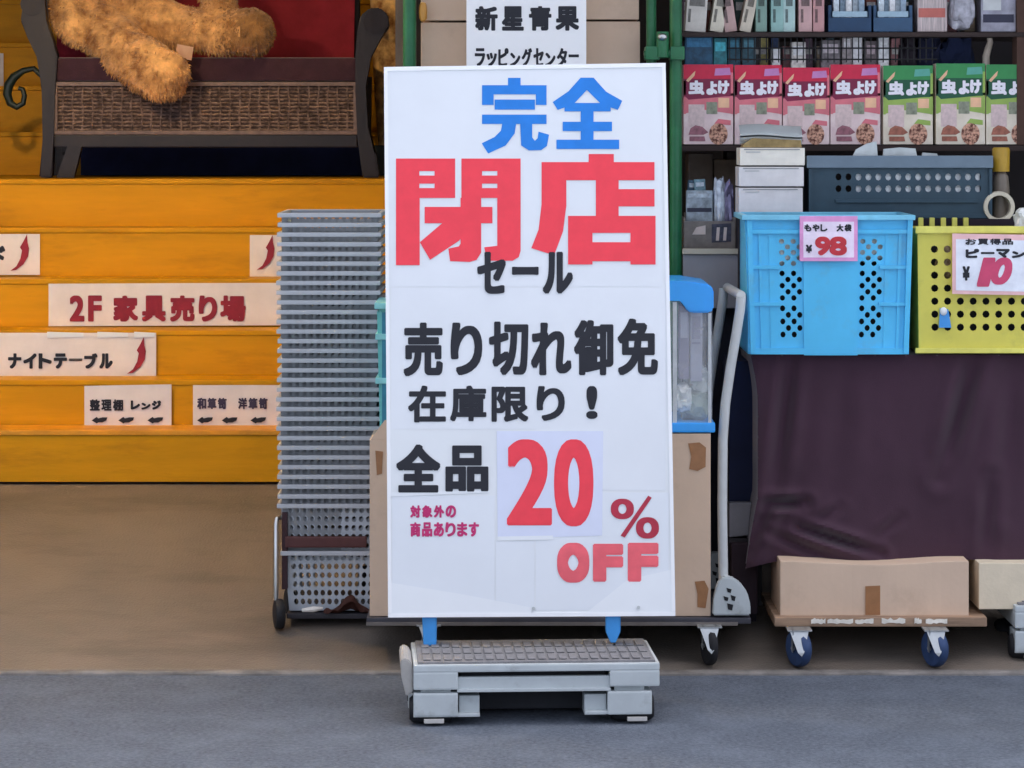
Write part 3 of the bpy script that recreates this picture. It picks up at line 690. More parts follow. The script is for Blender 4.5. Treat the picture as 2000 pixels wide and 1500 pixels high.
def carton(name, label, a, b, c, d, y, dep, mat, tapes=(), group='cardboard boxes', flap=False, bend=0):
    t = thing(name, label, 'box', P((a + b) / 2, d, y), group)
    bm = BM()
    x0, x1, z0, z1 = X(a, y), X(b, y), Z(d, y), Z(c, y)
    bx(bm, x0, x1, y, y + dep, z0, z1, .003)
    if bend:
        bmesh.ops.subdivide_edges(bm, edges=[e for e in bm.edges if abs(e.verts[0].co.x - e.verts[1].co.x) > .1], cuts=20)
        for v in bm.verts:
            if v.co.z > (z0 + z1) / 2: v.co.z -= bend * math.sin(math.pi * (v.co.x - x0) / (x1 - x0)) ** 2
            v.co.y -= .004 * math.sin(3 * v.co.x * 7) * (1 if v.co.y < y + dep / 2 else 0)
    obj('carton', bm, mat, t)
    if tapes:
        fc = flat(y - .0015); bm = BM()
        bm.free()
        for p in tapes: bm = BM(); slab(bm, fc, p, .0005, .0006); obj('tape', bm, tapem, t)
    if flap:
        bm = BM(); prism(bm, [P(a + 2, c, y), P(a + 30, c - 38, y), P(a + 40, c - 34, y), P(b - 5, c, y)], (0, .004, 0)); obj('flap', bm, mat, t)
    return t
carton('cardboard_box', 'tall cardboard box standing behind the left half of the sale board', 722, 1000, 858, 1203.5, yp, .42, card_b, ([(733, 880), (748, 882), (746, 925), (736, 928)],), flap=True)
carton('cardboard_box', 'tall cardboard box with brown tape patches right of the sale board', 1006, 1388, 847, 1203.5, yp, .44, card_b,
       ([(1344, 866), (1366, 864), (1379, 874), (1378, 912), (1362, 920), (1346, 916), (1350, 892)], [(1357, 1136), (1376, 1134), (1384, 1150), (1378, 1188), (1362, 1186), (1362, 1160)]))
# mint tub standing on the left box
tb = thing('plastic_tub', 'mint green plastic tub half hidden by the left edge of the sign', 'tub', P(860, 857, yp + .03))
bm = BM(); L = [(742, 857), (736, 604), (985, 604), (978, 857)]
prism(bm, [P(x, y, yp + .03) for x, y in L], (0, .3, 0)); bmesh.ops.bevel(bm, geom=bm.edges[:], offset=.008, segments=2, affect='EDGES'); obj('body', bm, teal_l, tb)
bm = BM(); pbx(bm, 731, 990, 592, 604, yp + .015, .33, .005); pbx(bm, 733, 988, 652, 664, yp + .022, .3, .003); pbx(bm, 733, 988, 738, 750, yp + .022, .3, .003); obj('rim', bm, M('mint_rim', (134, 206, 208), .3), tb)
bm = BM(); pbx(bm, 746, 754, 610, 846, yp + .024, .004, .001); obj('rib', bm, M('deep_teal', (38, 124, 150), .3), tb)
# clear storage box with blue lid
clear = bpy.data.materials.new('clear_plastic'); clear.use_nodes = True; n = clear.node_tree; pbs = n.nodes['Principled BSDF']
pbs.inputs['Base Color'].default_value = (.86, .9, .95, 1); pbs.inputs['Roughness'].default_value = .3
tr = n.nodes.new('ShaderNodeBsdfTransparent'); mx = n.nodes.new('ShaderNodeMixShader'); nz = n.nodes.new('ShaderNodeTexNoise'); nz.inputs['Scale'].default_value = 8
mr = n.nodes.new('ShaderNodeMapRange'); mr.inputs[3].default_value = .16; mr.inputs[4].default_value = .34
n.links.new(nz.outputs[0], mr.inputs[0]); n.links.new(mr.outputs[0], mx.inputs[0]); n.links.new(tr.outputs[0], mx.inputs[1]); n.links.new(pbs.outputs[0], mx.inputs[2]); n.links.new(mx.outputs[0], n.nodes['Material Output'].inputs[0])
cb = thing('storage_box', 'clear plastic storage box with sky blue lid and base beside the sign', 'storage box', P(1200, 846, yp))
bm = BM()
def q4(a, b, c, d, y): return [P(a, c, y), P(b, c, y), P(b, d, y), P(a, d, y)]
f = q4(1042, 1391, 572, 828, yp + .01); g = [p + Vector((0, .36, 0)) for p in f]
vf, vg = [bm.verts.new(p) for p in f], [bm.verts.new(p) for p in g]
bm.faces.new(vf); bm.faces.new(vg)
for i in range(4): bm.faces.new((vf[i], vf[(i + 1) % 4], vg[(i + 1) % 4], vg[i]))
obj('body', bm, clear, cb)
bm = BM(); L = [(1036, 585), (1330, 585), (1342, 608), (1352, 611), (1386, 611), (1394, 604), (1394, 566), (1386, 556), (1340, 549), (1036, 549)]
prism(bm, [P(x, y, yp) for x, y in L], (0, .385, 0)); bmesh.ops.bevel(bm, geom=bm.edges[:], offset=.005, segments=2, affect='EDGES'); obj('lid', bm, lid_b, cb)
bm = BM(); pbx(bm, 1040, 1397, 826, 845, yp - .002, .39, .006); obj('base', bm, lid_b, cb)
bm = BM(); pbx(bm, 1314, 1322, 590, 826, yp + .004, .005, .001); pbx(bm, 1383, 1389, 612, 826, yp + .004, .005, .001); obj('rib', bm, M('frosted_rib', (196, 202, 206), .4), cb)
def crumple(name, label, a, b, c, d, y, dep, mat, seed, cat='bag', amp=.25, group=None, sub=3):
    bm = BM(); bmesh.ops.create_icosphere(bm, subdivisions=sub, radius=1)
    cx, cz, rx, rz = (X(a, y) + X(b, y)) / 2, (Z(c, y) + Z(d, y)) / 2, (X(b, y) - X(a, y)) / 2, (Z(c, y) - Z(d, y)) / 2
    for v in bm.verts:
        k = 1 + amp * noise.noise(v.co * 2.2 + Vector((seed, 0, 0))) + amp * .6 * noise.noise(v.co * 5 + Vector((0, seed, 0)))
        q = Vector([math.copysign(abs(t) ** .65, t) for t in v.co]) * k
        v.co = Vector((cx + q.x * rx, y + dep / 2 + q.y * dep / 2, cz + q.z * rz))
    return tag(obj(name, bm, mat, None, False, Vector((cx, y + dep / 2, cz - rz))), label, cat, group)
bagw = M('white_bag_film', (222, 226, 222), .3, .06, 12); baggr = M('sage_bag_film', (150, 166, 158), .35, .25, 14)
crumple('plastic_bag', 'white crumpled bag low inside the clear storage box', 1318, 1352, 752, 806, yp + .03, .1, bagw, 1)
crumple('plastic_bag', 'sage green crumpled bag at the bottom of the clear storage box', 1330, 1388, 765, 824, yp + .06, .16, baggr, 2)
crumple('plastic_bag', 'pale crumpled bag behind the sage one in the storage box', 1336, 1388, 718, 780, yp + .1, .12, M('pale_bag', (190, 200, 200), .35, .1, 14), 5)
def pack(name, label, a, b, c, d, y, dep, mat, cat, group=None, prints=(), bev=.003, tilt=0, pmat=None):
    t = thing(name, label, cat, P((a + b) / 2, d, y), group)
    bm = BM(); bx(bm, X(a, y), X(b, y), y, y + dep, Z(d, y), Z(c, y), bev); obj('carton' if cat == 'box' else 'body', bm, mat, t)
    for k, (e, f, g, h, m) in enumerate(prints):
        bm = BM(); fc = flat(y); 
        slab(bm, fc, [(e, h), (f, h), (f, g), (e, g)], .0016, .001); obj('print', bm, m, t)
    if tilt: t.rotation_euler = (0, R(tilt), 0)
    return t
lil = M('grey_lilac', (140, 138, 158), .5); lil2 = M('pale_lilac', (176, 180, 196), .5)
pack('packet', 'lilac grey packet upright on the left inside the storage box', 1326, 1346, 596, 740, yp + .06, .05, lil, 'packet', None, ((1329, 1343, 610, 660, lil2),))
pack('packet', 'pale lilac packet with a darker window inside the storage box', 1348, 1372, 598, 745, yp + .07, .05, lil2, 'packet', None, ((1352, 1368, 618, 662, lil), (1352, 1368, 668, 672, lil)))

# ---------------------------------------------------------------- green pipe rack and its shelves
yr = 1.3
rk = thing('pipe_rack', 'green pipe rack with brown boards holding the boxed goods', 'rack', (X(1300, yr), yr, ramp(yr)))
for a, b, y, r in ((787, 813, yr - .02, None), (1308, 1332, yr - .06, None), (1262, 1282, yr - .02, None), (2035, 2058, yr - .02, None), (1308, 1326, 2.1, None), (790, 812, 2.1, None)):
    bm = BM(); rr = (X(b, y) - X(a, y)) / 2; xc = (X(a, y) + X(b, y)) / 2
    tube(bm, [Vector((xc, y, ramp(y))), Vector((xc, y, 2.6))], rr, 16); obj('post', bm, green_p, rk, True)
bm = BM(); tube(bm, [P(1258, 108, yr - .085), P(1336, 102, yr - .085)], .016, 12); tube(bm, [P(1294, 62, yr - .1), P(1294, 112, yr - .1)], .022, 12)
for a in (1272, 1320): bx(bm, X(a - 14, yr), X(a + 14, yr), yr - .11, yr + .01, Z(118, yr), Z(92, yr), .006)
cl = obj('clamp', bm, green_p, rk, True)
bm = BM(); ell(bm, P(1294, 72, yr - .12), (.017, .012, .014)); obj('nut', bm, steel, cl, True)
yb0 = 1.36
def boardp(py, y0, dep, m=shelf_m, a=1332, b=2050, th=.02):
    bm = BM(); bx(bm, X(a, y0), X(b, y0), y0, y0 + dep, Z(py, y0) - th, Z(py, y0), .002); return obj('shelf_board', bm, m, rk)
boardp(284, yb0 - .01, .5); boardp(63, yb0 - .01, .6, th=.016); boardp(488, 1.30, .55, th=.022, a=1334, b=1450)
bm = BM()                                        # wire mesh panel
for i in range(34): tube(bm, [P(1425 + i * 12, 66, yb0 + .03), P(1425 + i * 12, 122, yb0 + .03)], .0022, 5)
for j in range(3): tube(bm, [P(1420, 72 + j * 22, yb0 + .028), P(1830, 72 + j * 22, yb0 + .028)], .003, 5)
obj('wire_panel', bm, black_m, rk)
# seven printed boxes
def printed(a, b, c, d, label, red):
    y = yb0; cat = 'box'; grp = 'boxed goods with white lettering'
    t = thing('printed_box', label, cat, P((a + b) / 2, d, y), grp)
    w = b - a
    fx = lambda u: a + w * u
    fy = lambda v: c + (d - c) * v
    bm = BM(); bx(bm, X(a, y), X(b, y), y, y + .08, Z(d, y), Z(c, y), .002)
    top = M('box_crimson', (206, 28, 66), .4, .08, 20) if red else M('box_green', (52, 140, 76), .4, .08, 20)
    dk = M('box_maroon', (126, 18, 62), .4, .08, 20) if red else M('box_dark_green', (18, 84, 56), .4, .08, 20)
    mid = M('box_rose', (216, 116, 126), .45, .1, 14) if red else M('box_lime', (150, 178, 84), .45, .1, 14)
    low = M('box_blush', (226, 198, 198), .5, .06, 14, rgb2=(240, 220, 214)) if red else M('box_cream', (226, 214, 190), .5, .06, 14, rgb2=(240, 228, 210))
    obj('carton', bm, low, t); fc = flat(y)
    def pr(name, m, L, lift=.001):
        bm = BM()
        for i, l in enumerate(L): poly(bm, fc, [(fx(u), fy(v)) for u, v in l], lift + i * .0001)
        return obj(name, bm, m, t)
    rc = lambda u0, u1, v0, v1: [(u0, v1), (u1, v1), (u1, v0), (u0, v0)]
    pr('band', top, [rc(.0, 1, .0, .2)]); pr('band', dk, [rc(.0, 1, .18, .4), [(.1, .44), (.5, .42), (1, .39), (1, .36), (0, .38)]], .0013)
    pr('band', mid, [[(0, .62), (.35, .56), (1, .62), (1, .4), (0, .4)], rc(0, .05, .2, .62), rc(.95, 1, .1, .62)], .0012)
    pr('flash', M('box_lilac', (196, 130, 184), .4) if red else M('box_aqua', (90, 168, 150), .4), [[(.62, .14), (.95, .13), (.93, .04), (.64, .05)]], .0016)
    pr('flash', M('box_peach', (240, 190, 150), .4), [[(.05, .2), (.2, .1), (.24, .08), (.22, .14), (.1, .22)], rc(.7, .92, .42, .54)], .0016)
    pr('panel', M('box_text_panel', (214, 190, 186), .5, .12, 60), [rc(.1, .42, .5, .78)], .0018)
    pr('panel', M('box_window', (138, 142, 120), .4, .3, 40), [rc(.46, .68, .47, .62)], .0018)
    pr('panel', mid, [[(.62, .74), (.95, .76), (.95, .7), (.7, .68)]], .0018)
    def disc(u, v, r, s=1.0): return [(u + r * math.cos(-k * math.pi / 8), v + s * r * .62 * math.sin(-k * math.pi / 8)) for k in range(16)]
    pr('picture', M('pic_plum', (150, 96, 106), .5, .3, 60) if red else M('pic_brown', (160, 98, 78), .5, .3, 60), [[(.1, .88), (.14, .8), (.24, .76), (.38, .78), (.5, .85), (.4, .88)], [(.12, .96), (.44, .96), (.42, .9), (.12, .9)]], .002)
    pr('picture', M('pic_bowl', (126, 58, 40), .45, .5, 90, rgb2=(220, 168, 140), lo=.42, hi=.58), [disc(.7, .87, .19, 1.15)], .0021)
    bm = BM()
    for ch, u0, u1, v0, v1 in (('虫', .1, .42, .2, .38), ('よ', .46, .68, .21, .38), ('け', .69, .92, .2, .37)): letter(bm, fc, ch, fx(u0), fx(u1), fy(v0), fy(v1), 1.9, 8, lift=.0026)
    obj('lettering', bm, M('white_print', (240, 236, 242), .5, .02), t)
    return t
for i, (a, b, c) in enumerate(((1335, 1432, 126), (1435, 1527, 127), (1529, 1620, 132), (1622, 1719, 126))):
    printed(a, b, c, 282, 'crimson printed box, %s of four from the green pipe' % ['first', 'second', 'third', 'fourth'][i], True)
for i, (a, b, c) in enumerate(((1725, 1822, 128), (1828, 1924, 124), (1926, 2022, 126))):
    printed(a, b, c, 282, ['green printed box next to the crimson ones', 'green printed box in the middle of the three green ones', 'green printed box at the right edge of the photo'][i], False)
# upper shelf goods
cols = [('off white', (206, 200, 190)), ('ivory', (214, 206, 186)), ('dusty rose', (190, 158, 152)), ('pale beige', (208, 196, 176)), ('sage', (130, 160, 146)), ('mint', (148, 186, 178)), ('pale mint', (178, 206, 200)), ('pink', (206, 166, 162)), ('blush', (200, 150, 148))]
spots = [(1338, 1378, 0, 56, 4), (1386, 1412, -4, 52, 9), (1416, 1440, 0, 60, -8), (1444, 1466, -4, 46, 12), (1476, 1498, -8, 45, 0), (1506, 1530, -8, 46, 0), (1530, 1553, -8, 48, 0), (1560, 1586, -8, 44, 0), (1588, 1610, -8, 43, 0)]
for (nm, rgb), (a, b, c, d, tl) in zip(cols, spots):
    m = M('pack_' + nm, rgb, .5, .12, 18); dk = M('packprint_' + nm, tuple(int(v * .55) for v in rgb), .5, .3, 50)
    pack('packet', '%s packet %s on the top shelf' % (nm, 'leaning' if tl else 'standing upright'), a, b, -60, 62, yb0 + .02, .12, m, 'packet', 'packets on the top shelf', ((a + 5, b - 5, -20, 12, dk), (a + 4, a + 9, 18, 44, dk)), tilt=tl)
for (nm, a, b, rgb) in (('navy', 1618, 1702, (26, 62, 96)), ('steel blue', 1706, 1782, (50, 84, 116))):
    t = thing('open_tray', '%s open tray of white goods on the top shelf' % nm, 'tray', P((a + b) / 2, 62, yb0), 'trays on the top shelf')
    bm = BM(); y = yb0 + .01
    for q in ((a, b, 34, 62, y, .01), (a, b, 20, 62, y + .2, .01), (a, a + 6, 10, 62, y + .011, .18), (b - 6, b, 10, 62, y + .011, .18)): pbx(bm, *q, .002)
    obj('tray_body', bm, M('tray_' + nm, rgb, .4), t)
    for k in range(5):
        q = a + 10 + k * (b - a - 22) / 5
        bm = BM(); pbx(bm, q, q + 11, -20 - 6 * (k % 2), 60, y + .03 + .03 * (k % 2), .05, .004)
        tag(obj('small_bottle', bm, M('bottle_%d' % (k % 3), ((206, 216, 222), (150, 170, 186), (226, 226, 226))[k % 3], .35, .2, 60), None, False, P(q, 60, y)), 'white bottle standing in the %s tray on the top shelf' % nm, 'bottle', 'white bottles in the trays')
    bm = BM(); pbx(bm, a + 8, b - 8, 22, 33, y - .0035, .003, .001); obj('label_strip', bm, M('strip_pale', (160, 186, 200), .4), t)
pack('packet', 'striped pink packet between tray and grey bag on the top shelf', 1792, 1850, -40, 62, yb0 + .02, .1, M('pack_stripe', (196, 180, 176), .5, .3, 40, stretch=(6, 1, .3)), 'packet', None, ((1794, 1846, 16, 34, M('salmon_print', (196, 108, 96), .5)),))
crumple('plastic_bag', 'grey mottled bag hanging low on the top shelf near the right', 1858, 1906, -30, 56, yb0 - .02, .1, M('grey_bag', (170, 168, 176), .35, .3, 30), 9)
pack('packet', 'lilac grey box with a dark oval at the right of the top shelf', 1916, 1984, -40, 62, yb0 + .02, .1, M('pack_lil', (166, 164, 176), .5, .25, 20), 'box', None, ((1920, 1980, 28, 44, M('oval_dark', (44, 44, 66), .4)), (1920, 1955, -10, 20, M('pl_w', (206, 208, 206), .5))))
bm = BM(); pbx(bm, 1986, 2030, -60, 283, yb0 - .005, .1, .004); tag(obj('brown_carton', bm, M('umber_carton', (84, 60, 50), .8, .1, 20), None, False, P(2000, 283, yb0)), 'tall umber carton at the right edge above the green boxes', 'box')
# goods behind the wire panel
mid_goods = [(1338, 1392, 66, (18, 52, 74), 'navy'), (1394, 1420, 74, (30, 88, 96), 'petrol'), (1422, 1446, 70, (22, 58, 72), 'dark teal'), (1450, 1476, 70, (36, 66, 76), 'slate teal'),
             (1508, 1524, 94, (210, 206, 196), 'ivory'), (1546, 1574, 82, (170, 166, 160), 'stone'), (1604, 1640, 78, (96, 90, 92), 'taupe'), (1645, 1664, 68, (120, 112, 112), 'ash'), (1666, 1684, 66, (196, 194, 198), 'white'), (1716, 1736, 62, (214, 210, 204), 'chalk'), (1690, 1712, 80, (84, 74, 76), 'umber')]
for a, b, c, rgb, nm in mid_goods:
    rgb = tuple(min(255, int(v * 1.25 + 8)) for v in rgb); m = M('mg_' + nm, rgb, .5, .35, 40); m2 = M('mgp_' + nm, tuple(min(255, int(v * 1.5 + 12)) for v in rgb), .5, .3, 50)
    pack('packet', '%s packet behind the wire panel above the printed boxes' % nm, a, b, c, 283, yb0 + .06, .06, m, 'packet', 'packets behind the wire panel', ((a + 3, b - 3, c + 8, c + 26, m2),))
for i, (a, b, c, rgb, nm) in enumerate(((1752, 1800, 66, (52, 46, 54), 'black'), (1786, 1840, 60, (30, 34, 58), 'ink blue'), (1835, 1908, 68, (26, 36, 66), 'navy'))):
    crumple('cloth_bundle', '%s cloth bundle behind the green printed boxes' % nm, a, b, c, 283, yb0 + .12, .14, M('cb_' + nm, rgb, .9, .25, 14), 20 + i, 'cloth', .3)
t = thing('hand_tool', 'white curved hand tool standing behind the green boxes', 'tool', P(1932, 283, yb0 + .15))
bm = BM(); tube(bm, [P(a, b, yb0 + .15) for a, b in ((1924, 283), (1926, 110), (1930, 95), (1934, 82), (1932, 70), (1944, 62))], .012, 10, rs=[.01, .014, .013, .011, .012, .008]); obj('grip', bm, M('ivory_plastic', (222, 208, 190), .4), t, True)
bm = BM(); tube(bm, [P(1946, 61, yb0 + .15), P(1965, 70, yb0 + .15), P(1984, 64, yb0 + .15), P(1990, 90, yb0 + .15)], .006, 8); obj('blade', bm, steel, t, True)
# dim wall of stock behind: cartons on the rear panel
for k, (a, b, c, d, rgb) in enumerate(((1345, 1392, 300, 400, (96, 84, 74)), (1394, 1440, 312, 400, (112, 98, 84)), (1420, 1500, 296, 420, (60, 52, 50)))):
    bm = BM(); pbx(bm, a, b, c, 487, 1.55 + .02 * k, .2, .003); tag(obj('dark_carton', bm, M('dkc%d' % k, rgb, .85, .15, 14), None, False, P(a, 487, 1.6)), ['narrow brown carton in the dim gap beside the green pipe', 'brown carton in the dim gap behind the silver packets', 'dark carton in the gap behind the white box stack'][k], 'box')
rnd = random.Random(11)
fill = [('bottle green', (40, 74, 66)), ('mauve', (120, 92, 110)), ('fawn', (176, 156, 130)), ('ice blue', (150, 176, 190)), ('rust', (140, 74, 56)), ('chalk grey', (180, 180, 178)), ('black brown', (50, 42, 40)), ('lemon', (200, 186, 110)), ('cobalt', (50, 78, 130)), ('old rose', (176, 120, 122))]
for k in range(22):
    a = 1340 + k * 21 + rnd.uniform(-3, 3); nm, rgb = fill[k % 10]; w = rnd.uniform(12, 20)
    if k in (0, 1, 2, 3, 4, 10, 14, 15, 17, 18, 20, 21): rnd.random(); continue
    pack('small_packet', '%s small packet in the back row of the dim shelf, %s' % (nm, 'left half' if k < 10 else 'right half' if k < 20 else 'far right end'), a, a + w, 68 + rnd.uniform(0, 26), 283, yb0 + .15, .05, M('fl_' + nm, rgb, .4, .35, 40), 'packet', 'small packets in the back row', ((a + 2, a + w - 2, 96, 106, M('fl_pale', (206, 202, 196), .5, .3, 60)),))
for k in range(20):
    a = 1338 + k * 32 + rnd.uniform(-5, 5); nm, rgb = fill[(k * 3 + 1) % 10]; w = rnd.uniform(16, 28)
    if k in (2, 4, 6, 7, 8, 10, 12, 14, 15, 19): rnd.random(); continue
    pack('small_packet', '%s packet in the second row of the top shelf, %s' % (nm, 'left half' if k < 10 else 'right half'), a, a + w, -40 + rnd.uniform(0, 30), 62, yb0 + .22, .06, M('fl_' + nm, rgb, .4, .35, 40), 'packet', 'packets in the second row of the top shelf', ((a + 2, a + w - 2, 4, 20, M('fl_pale', (206, 202, 196), .5, .3, 60)),))
# left lower shelf: clear tray with packets
t = thing('display_tray', 'grey open tray of packets beside the green pipe above the slate cabinet', 'tray', P(1385, 487, 1.31))
bm = BM()
for q in ((1336, 1436, 432, 486, 1.31, .006), (1336, 1436, 415, 486, 1.5, .006), (1432, 1437, 425, 486, 1.317, .18), (1335, 1339, 425, 486, 1.317, .18), (1339, 1432, 480, 486, 1.317, .18)): pbx(bm, *q, .001)
obj('tray_body', bm, M('tray_taupe', (132, 124, 118), .4, .2, 22), t)
bm = BM(); fc = flat(1.309); 
slab(bm, fc, [(1390, 474), (1428, 472), (1428, 436), (1390, 438)], .001, .001); obj('print', bm, M('tray_slate', (64, 66, 84), .4, .4, 60), t)
bm = BM(); slab(bm, fc, [(1352, 458), (1378, 458), (1378, 440), (1360, 444)], .001, .001); slab(bm, fc, [(1398, 470), (1404, 470), (1406, 444), (1400, 444)], .0025, .001); slab(bm, fc, [(1412, 470), (1418, 470), (1420, 444), (1414, 444)], .0025, .001); obj('print', bm, M('tray_white', (220, 206, 200), .4), t)
bl = [(1337, 1366, 352, 470, (60, 92, 116), 'blue', 3), (1362, 1384, 350, 470, (120, 156, 170), 'pale blue', -3), (1340, 1392, 372, 470, (166, 180, 190), 'silver', 0)]
for k, (a, b, c, d, rgb, nm, tl) in enumerate(bl):
    pack('packet', '%s packet standing in the grey tray by the green pipe' % nm, a, b, c, 479, 1.42 - .03 * k, .02, M('bl' + nm, rgb, .3, .4, 30), 'packet', 'packets in the grey tray', ((a + 3, b - 3, c + 6, c + 14, M('blp', (196, 210, 220), .3, .3, 50)), (a + 2, b - 2, c + 34, c + 42, M('blq', (40, 44, 70), .3))), tilt=tl)
for k, (x, w) in enumerate(((1402, 16), (1420, 14))):
    crumple('foil_pouch', ['shiny silver foil pouch leaning in the grey tray', 'crinkled dark silver pouch at the tray end'][k], x - 8, x + w, 344 + 10 * k, 474, 1.36, .03, M('foil%d' % k, ((196, 206, 220), (120, 116, 146))[k], .25, .4, 25, metal=.5), 31 + k, 'pouch', .2)
# slate cabinet under it
cbn = thing('slate_cabinet', 'slate grey cabinet with a cream top edge behind the silver cart handle', 'cabinet', P(1390, 600, 1.22))
bm = BM(); pbx(bm, 1334, 1452, 497, 602, 1.22, .5, .003); obj('front_panel', bm, grey_s, cbn)
bm = BM(); bx(bm, X(1333, 1.21), X(1453, 1.21), 1.21, 1.24, Z(497, 1.21) + .001, Z(486, 1.21), .002); obj('top_edge', bm, cream, cbn)
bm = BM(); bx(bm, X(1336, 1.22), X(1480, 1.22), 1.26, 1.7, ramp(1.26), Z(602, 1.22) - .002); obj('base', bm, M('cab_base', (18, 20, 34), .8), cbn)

# ---------------------------------------------------------------- top: paper sign and cartons behind the sale board
ps = thing('paper_sign', 'white paper sign in black Japanese writing above the sale board', 'sign', P(1028, 200, 1.16))
bm = BM(); pbx(bm, 911, 1145, -70, 220, 1.16, .006, .001); obj('sheet', bm, M('sign_card', (244, 243, 242), .5, .02, 4), ps)
fc = flat(1.16); bm = BM()
for ch, a, b in (('新', 928, 972), ('星', 980, 1023), ('青', 1033, 1077), ('果', 1085, 1131)): letter(bm, fc, ch, a, b, 12, 60, 2.3, 8)
words(bm, fc, 'ラッピングセンター', 926, 1132, 94, 130, 1.3); obj('lettering', bm, ink_k, ps)
bm = BM(); bx(bm, X(911, 1.2), X(1145, 1.2), 1.17, 1.19, Z(520, 1.2), Z(200, 1.2)); obj('backing', bm, cream, ps)
bigc = [(822, 1044, 44, 240, 'left of the paper sign, lower one'), (822, 1042, -160, 40, 'left of the paper sign, upper one'), (1046, 1250, 42, 240, 'right of the paper sign, lower one'), (1046, 1248, -160, 38, 'right of the paper sign, upper one')]
for a, b, c, d, nm in bigc: carton('cardboard_box', 'brown shop carton ' + nm, a, b, c, d, 1.34, .4, card_b)
for a, b, c, d, nm in ((822, 1044, 244, 520, 'left'), (1046, 1250, 244, 520, 'right')):
    pass
bm = BM(); bx(bm, X(818, 1.34), X(1256, 1.34), 1.33, 1.8, Z(262, 1.34), Z(241, 1.34)); obj('shelf_board', bm, shelf_m, rk)
crumple('hanging_charm', 'small amber charm dangling beside the dark gap right of the sofa', 818, 834, 4, 42, 1.28, .02, M('amber', (196, 140, 60), .4), 3, 'ornament', .15, None, 2)

# ---------------------------------------------------------------- covered display stand, crates on it
yt = .75
xT0, xT1 = X(1462, yt), X(2075, yt)
zT = Z(692, yt)
ds = thing('display_stand', 'display stand hidden under the plum cloth, carrying the crates', 'stand', ((xT0 + xT1) / 2, yt + .4, ramp(yt)))
bm = BM(); bx(bm, xT0 + .02, xT1 - .02, yt + .03, 1.55, zT - .03, zT - .006); obj('table_top', bm, shelf_m, ds)
zS = Z(427, 1.1)
bm = BM(); bx(bm, X(1446, 1.1), X(2060, 1.1), 1.075, 1.3, zT - .006, zS, .003); obj('back_shelf', bm, M('dark_shelf_box', (34, 26, 36), .8), ds)
for x in (xT0 + .06, (xT0 + xT1) / 2, xT1 - .06):
    for y in (yt + .42, 1.5):
        bm = BM(); bx(bm, x - .02, x + .02, y - .02, y + .02, ramp(y), zT - .03); obj('leg', bm, darkwood, ds)
cr_lines = [((1905, 700), (1838, 935), 16, .03), ((1545, 700), (1512, 960), 14, .022), ((1498, 985), (1575, 982), 10, .03), ((1560, 1030), (1722, 1082), 9, .03), ((1500, 1040), (1640, 1100), 9, .014), ((1760, 1010), (1700, 1060), 10, .008), ((1935, 930), (1925, 1100), 14, .018), ((1500, 985), (1465, 1075), 12, .02), ((1640, 990), (1590, 1025), 9, .008), ((1650, 720), (1630, 960), 20, .008), ((1980, 700), (1960, 1000), 18, .012)]
def sdist(px, py, a, b):
    ax, ay = a; bx_, by = b; dx, dy = bx_ - ax, by - ay; t = max(0, min(1, ((px - ax) * dx + (py - ay) * dy) / (dx * dx + dy * dy)))
    d = math.hypot(px - ax - t * dx, py - ay - t * dy); return d, t
bm = BM()
def clo(u, v):                                   # front drape; v = 0 at the table edge
    py = 693 + v * (1093 - 693)
    left = 1466 + (14 * math.sin(min(1, v / .25) * math.pi / 2) if v < .7 else 14 - 24 * ((v - .7) / .3) ** .9)
    px = left + (2072 - left) * u
    hem = 10 * math.sin(math.pi * min(1, max(0, (px - 1530) / 370))) ** 2 if px < 1900 else 0
    py += hem * v
    if px < 1530: py += v ** 6 * 14 * (1530 - px) / 60
    d = .012 * math.sin(px * .021 + 1.2) * v + .008 * noise.noise(Vector((px * .012, py * .004, 0))) + .003 * noise.noise(Vector((px * .03, py * .02, 3)))
    for a, b, w, dp in cr_lines:
        q, t = sdist(px, py, a, b)
        d += 1.35 * dp * (math.exp(-(q / w) ** 2) - .6 * math.exp(-((q - w * 1.9) / w) ** 2)) * math.sin(math.pi * min(1, max(.12, t + .12)) * .9)
    corner = max(0, (1492 - px) / 30); 
    return P(px, py, yt + d * .8 + .05 * corner * corner * .5)
grid(bm, 150, 90, clo)
def cls(u, v): 
    p = clo(0, v); return Vector((p.x + .01 * math.sin(u * 8) * v, p.y + .62 * u, p.z))
grid(bm, 20, 40, cls)
def clt(u, v):
    p = clo(u, 0); return Vector((p.x, p.y + .33 * v, zT + (.0 if v > 0 else 0) - .001))
grid(bm, 40, 4, clt)
bmesh.ops.remove_doubles(bm, verts=bm.verts[:], dist=.0008)
cloth = obj('table_cloth', bm, plum, None, True, ((xT0 + xT1) / 2, yt, zT))
tag(cloth, 'dark plum cloth draped to a crooked hem below the crates', 'tablecloth')
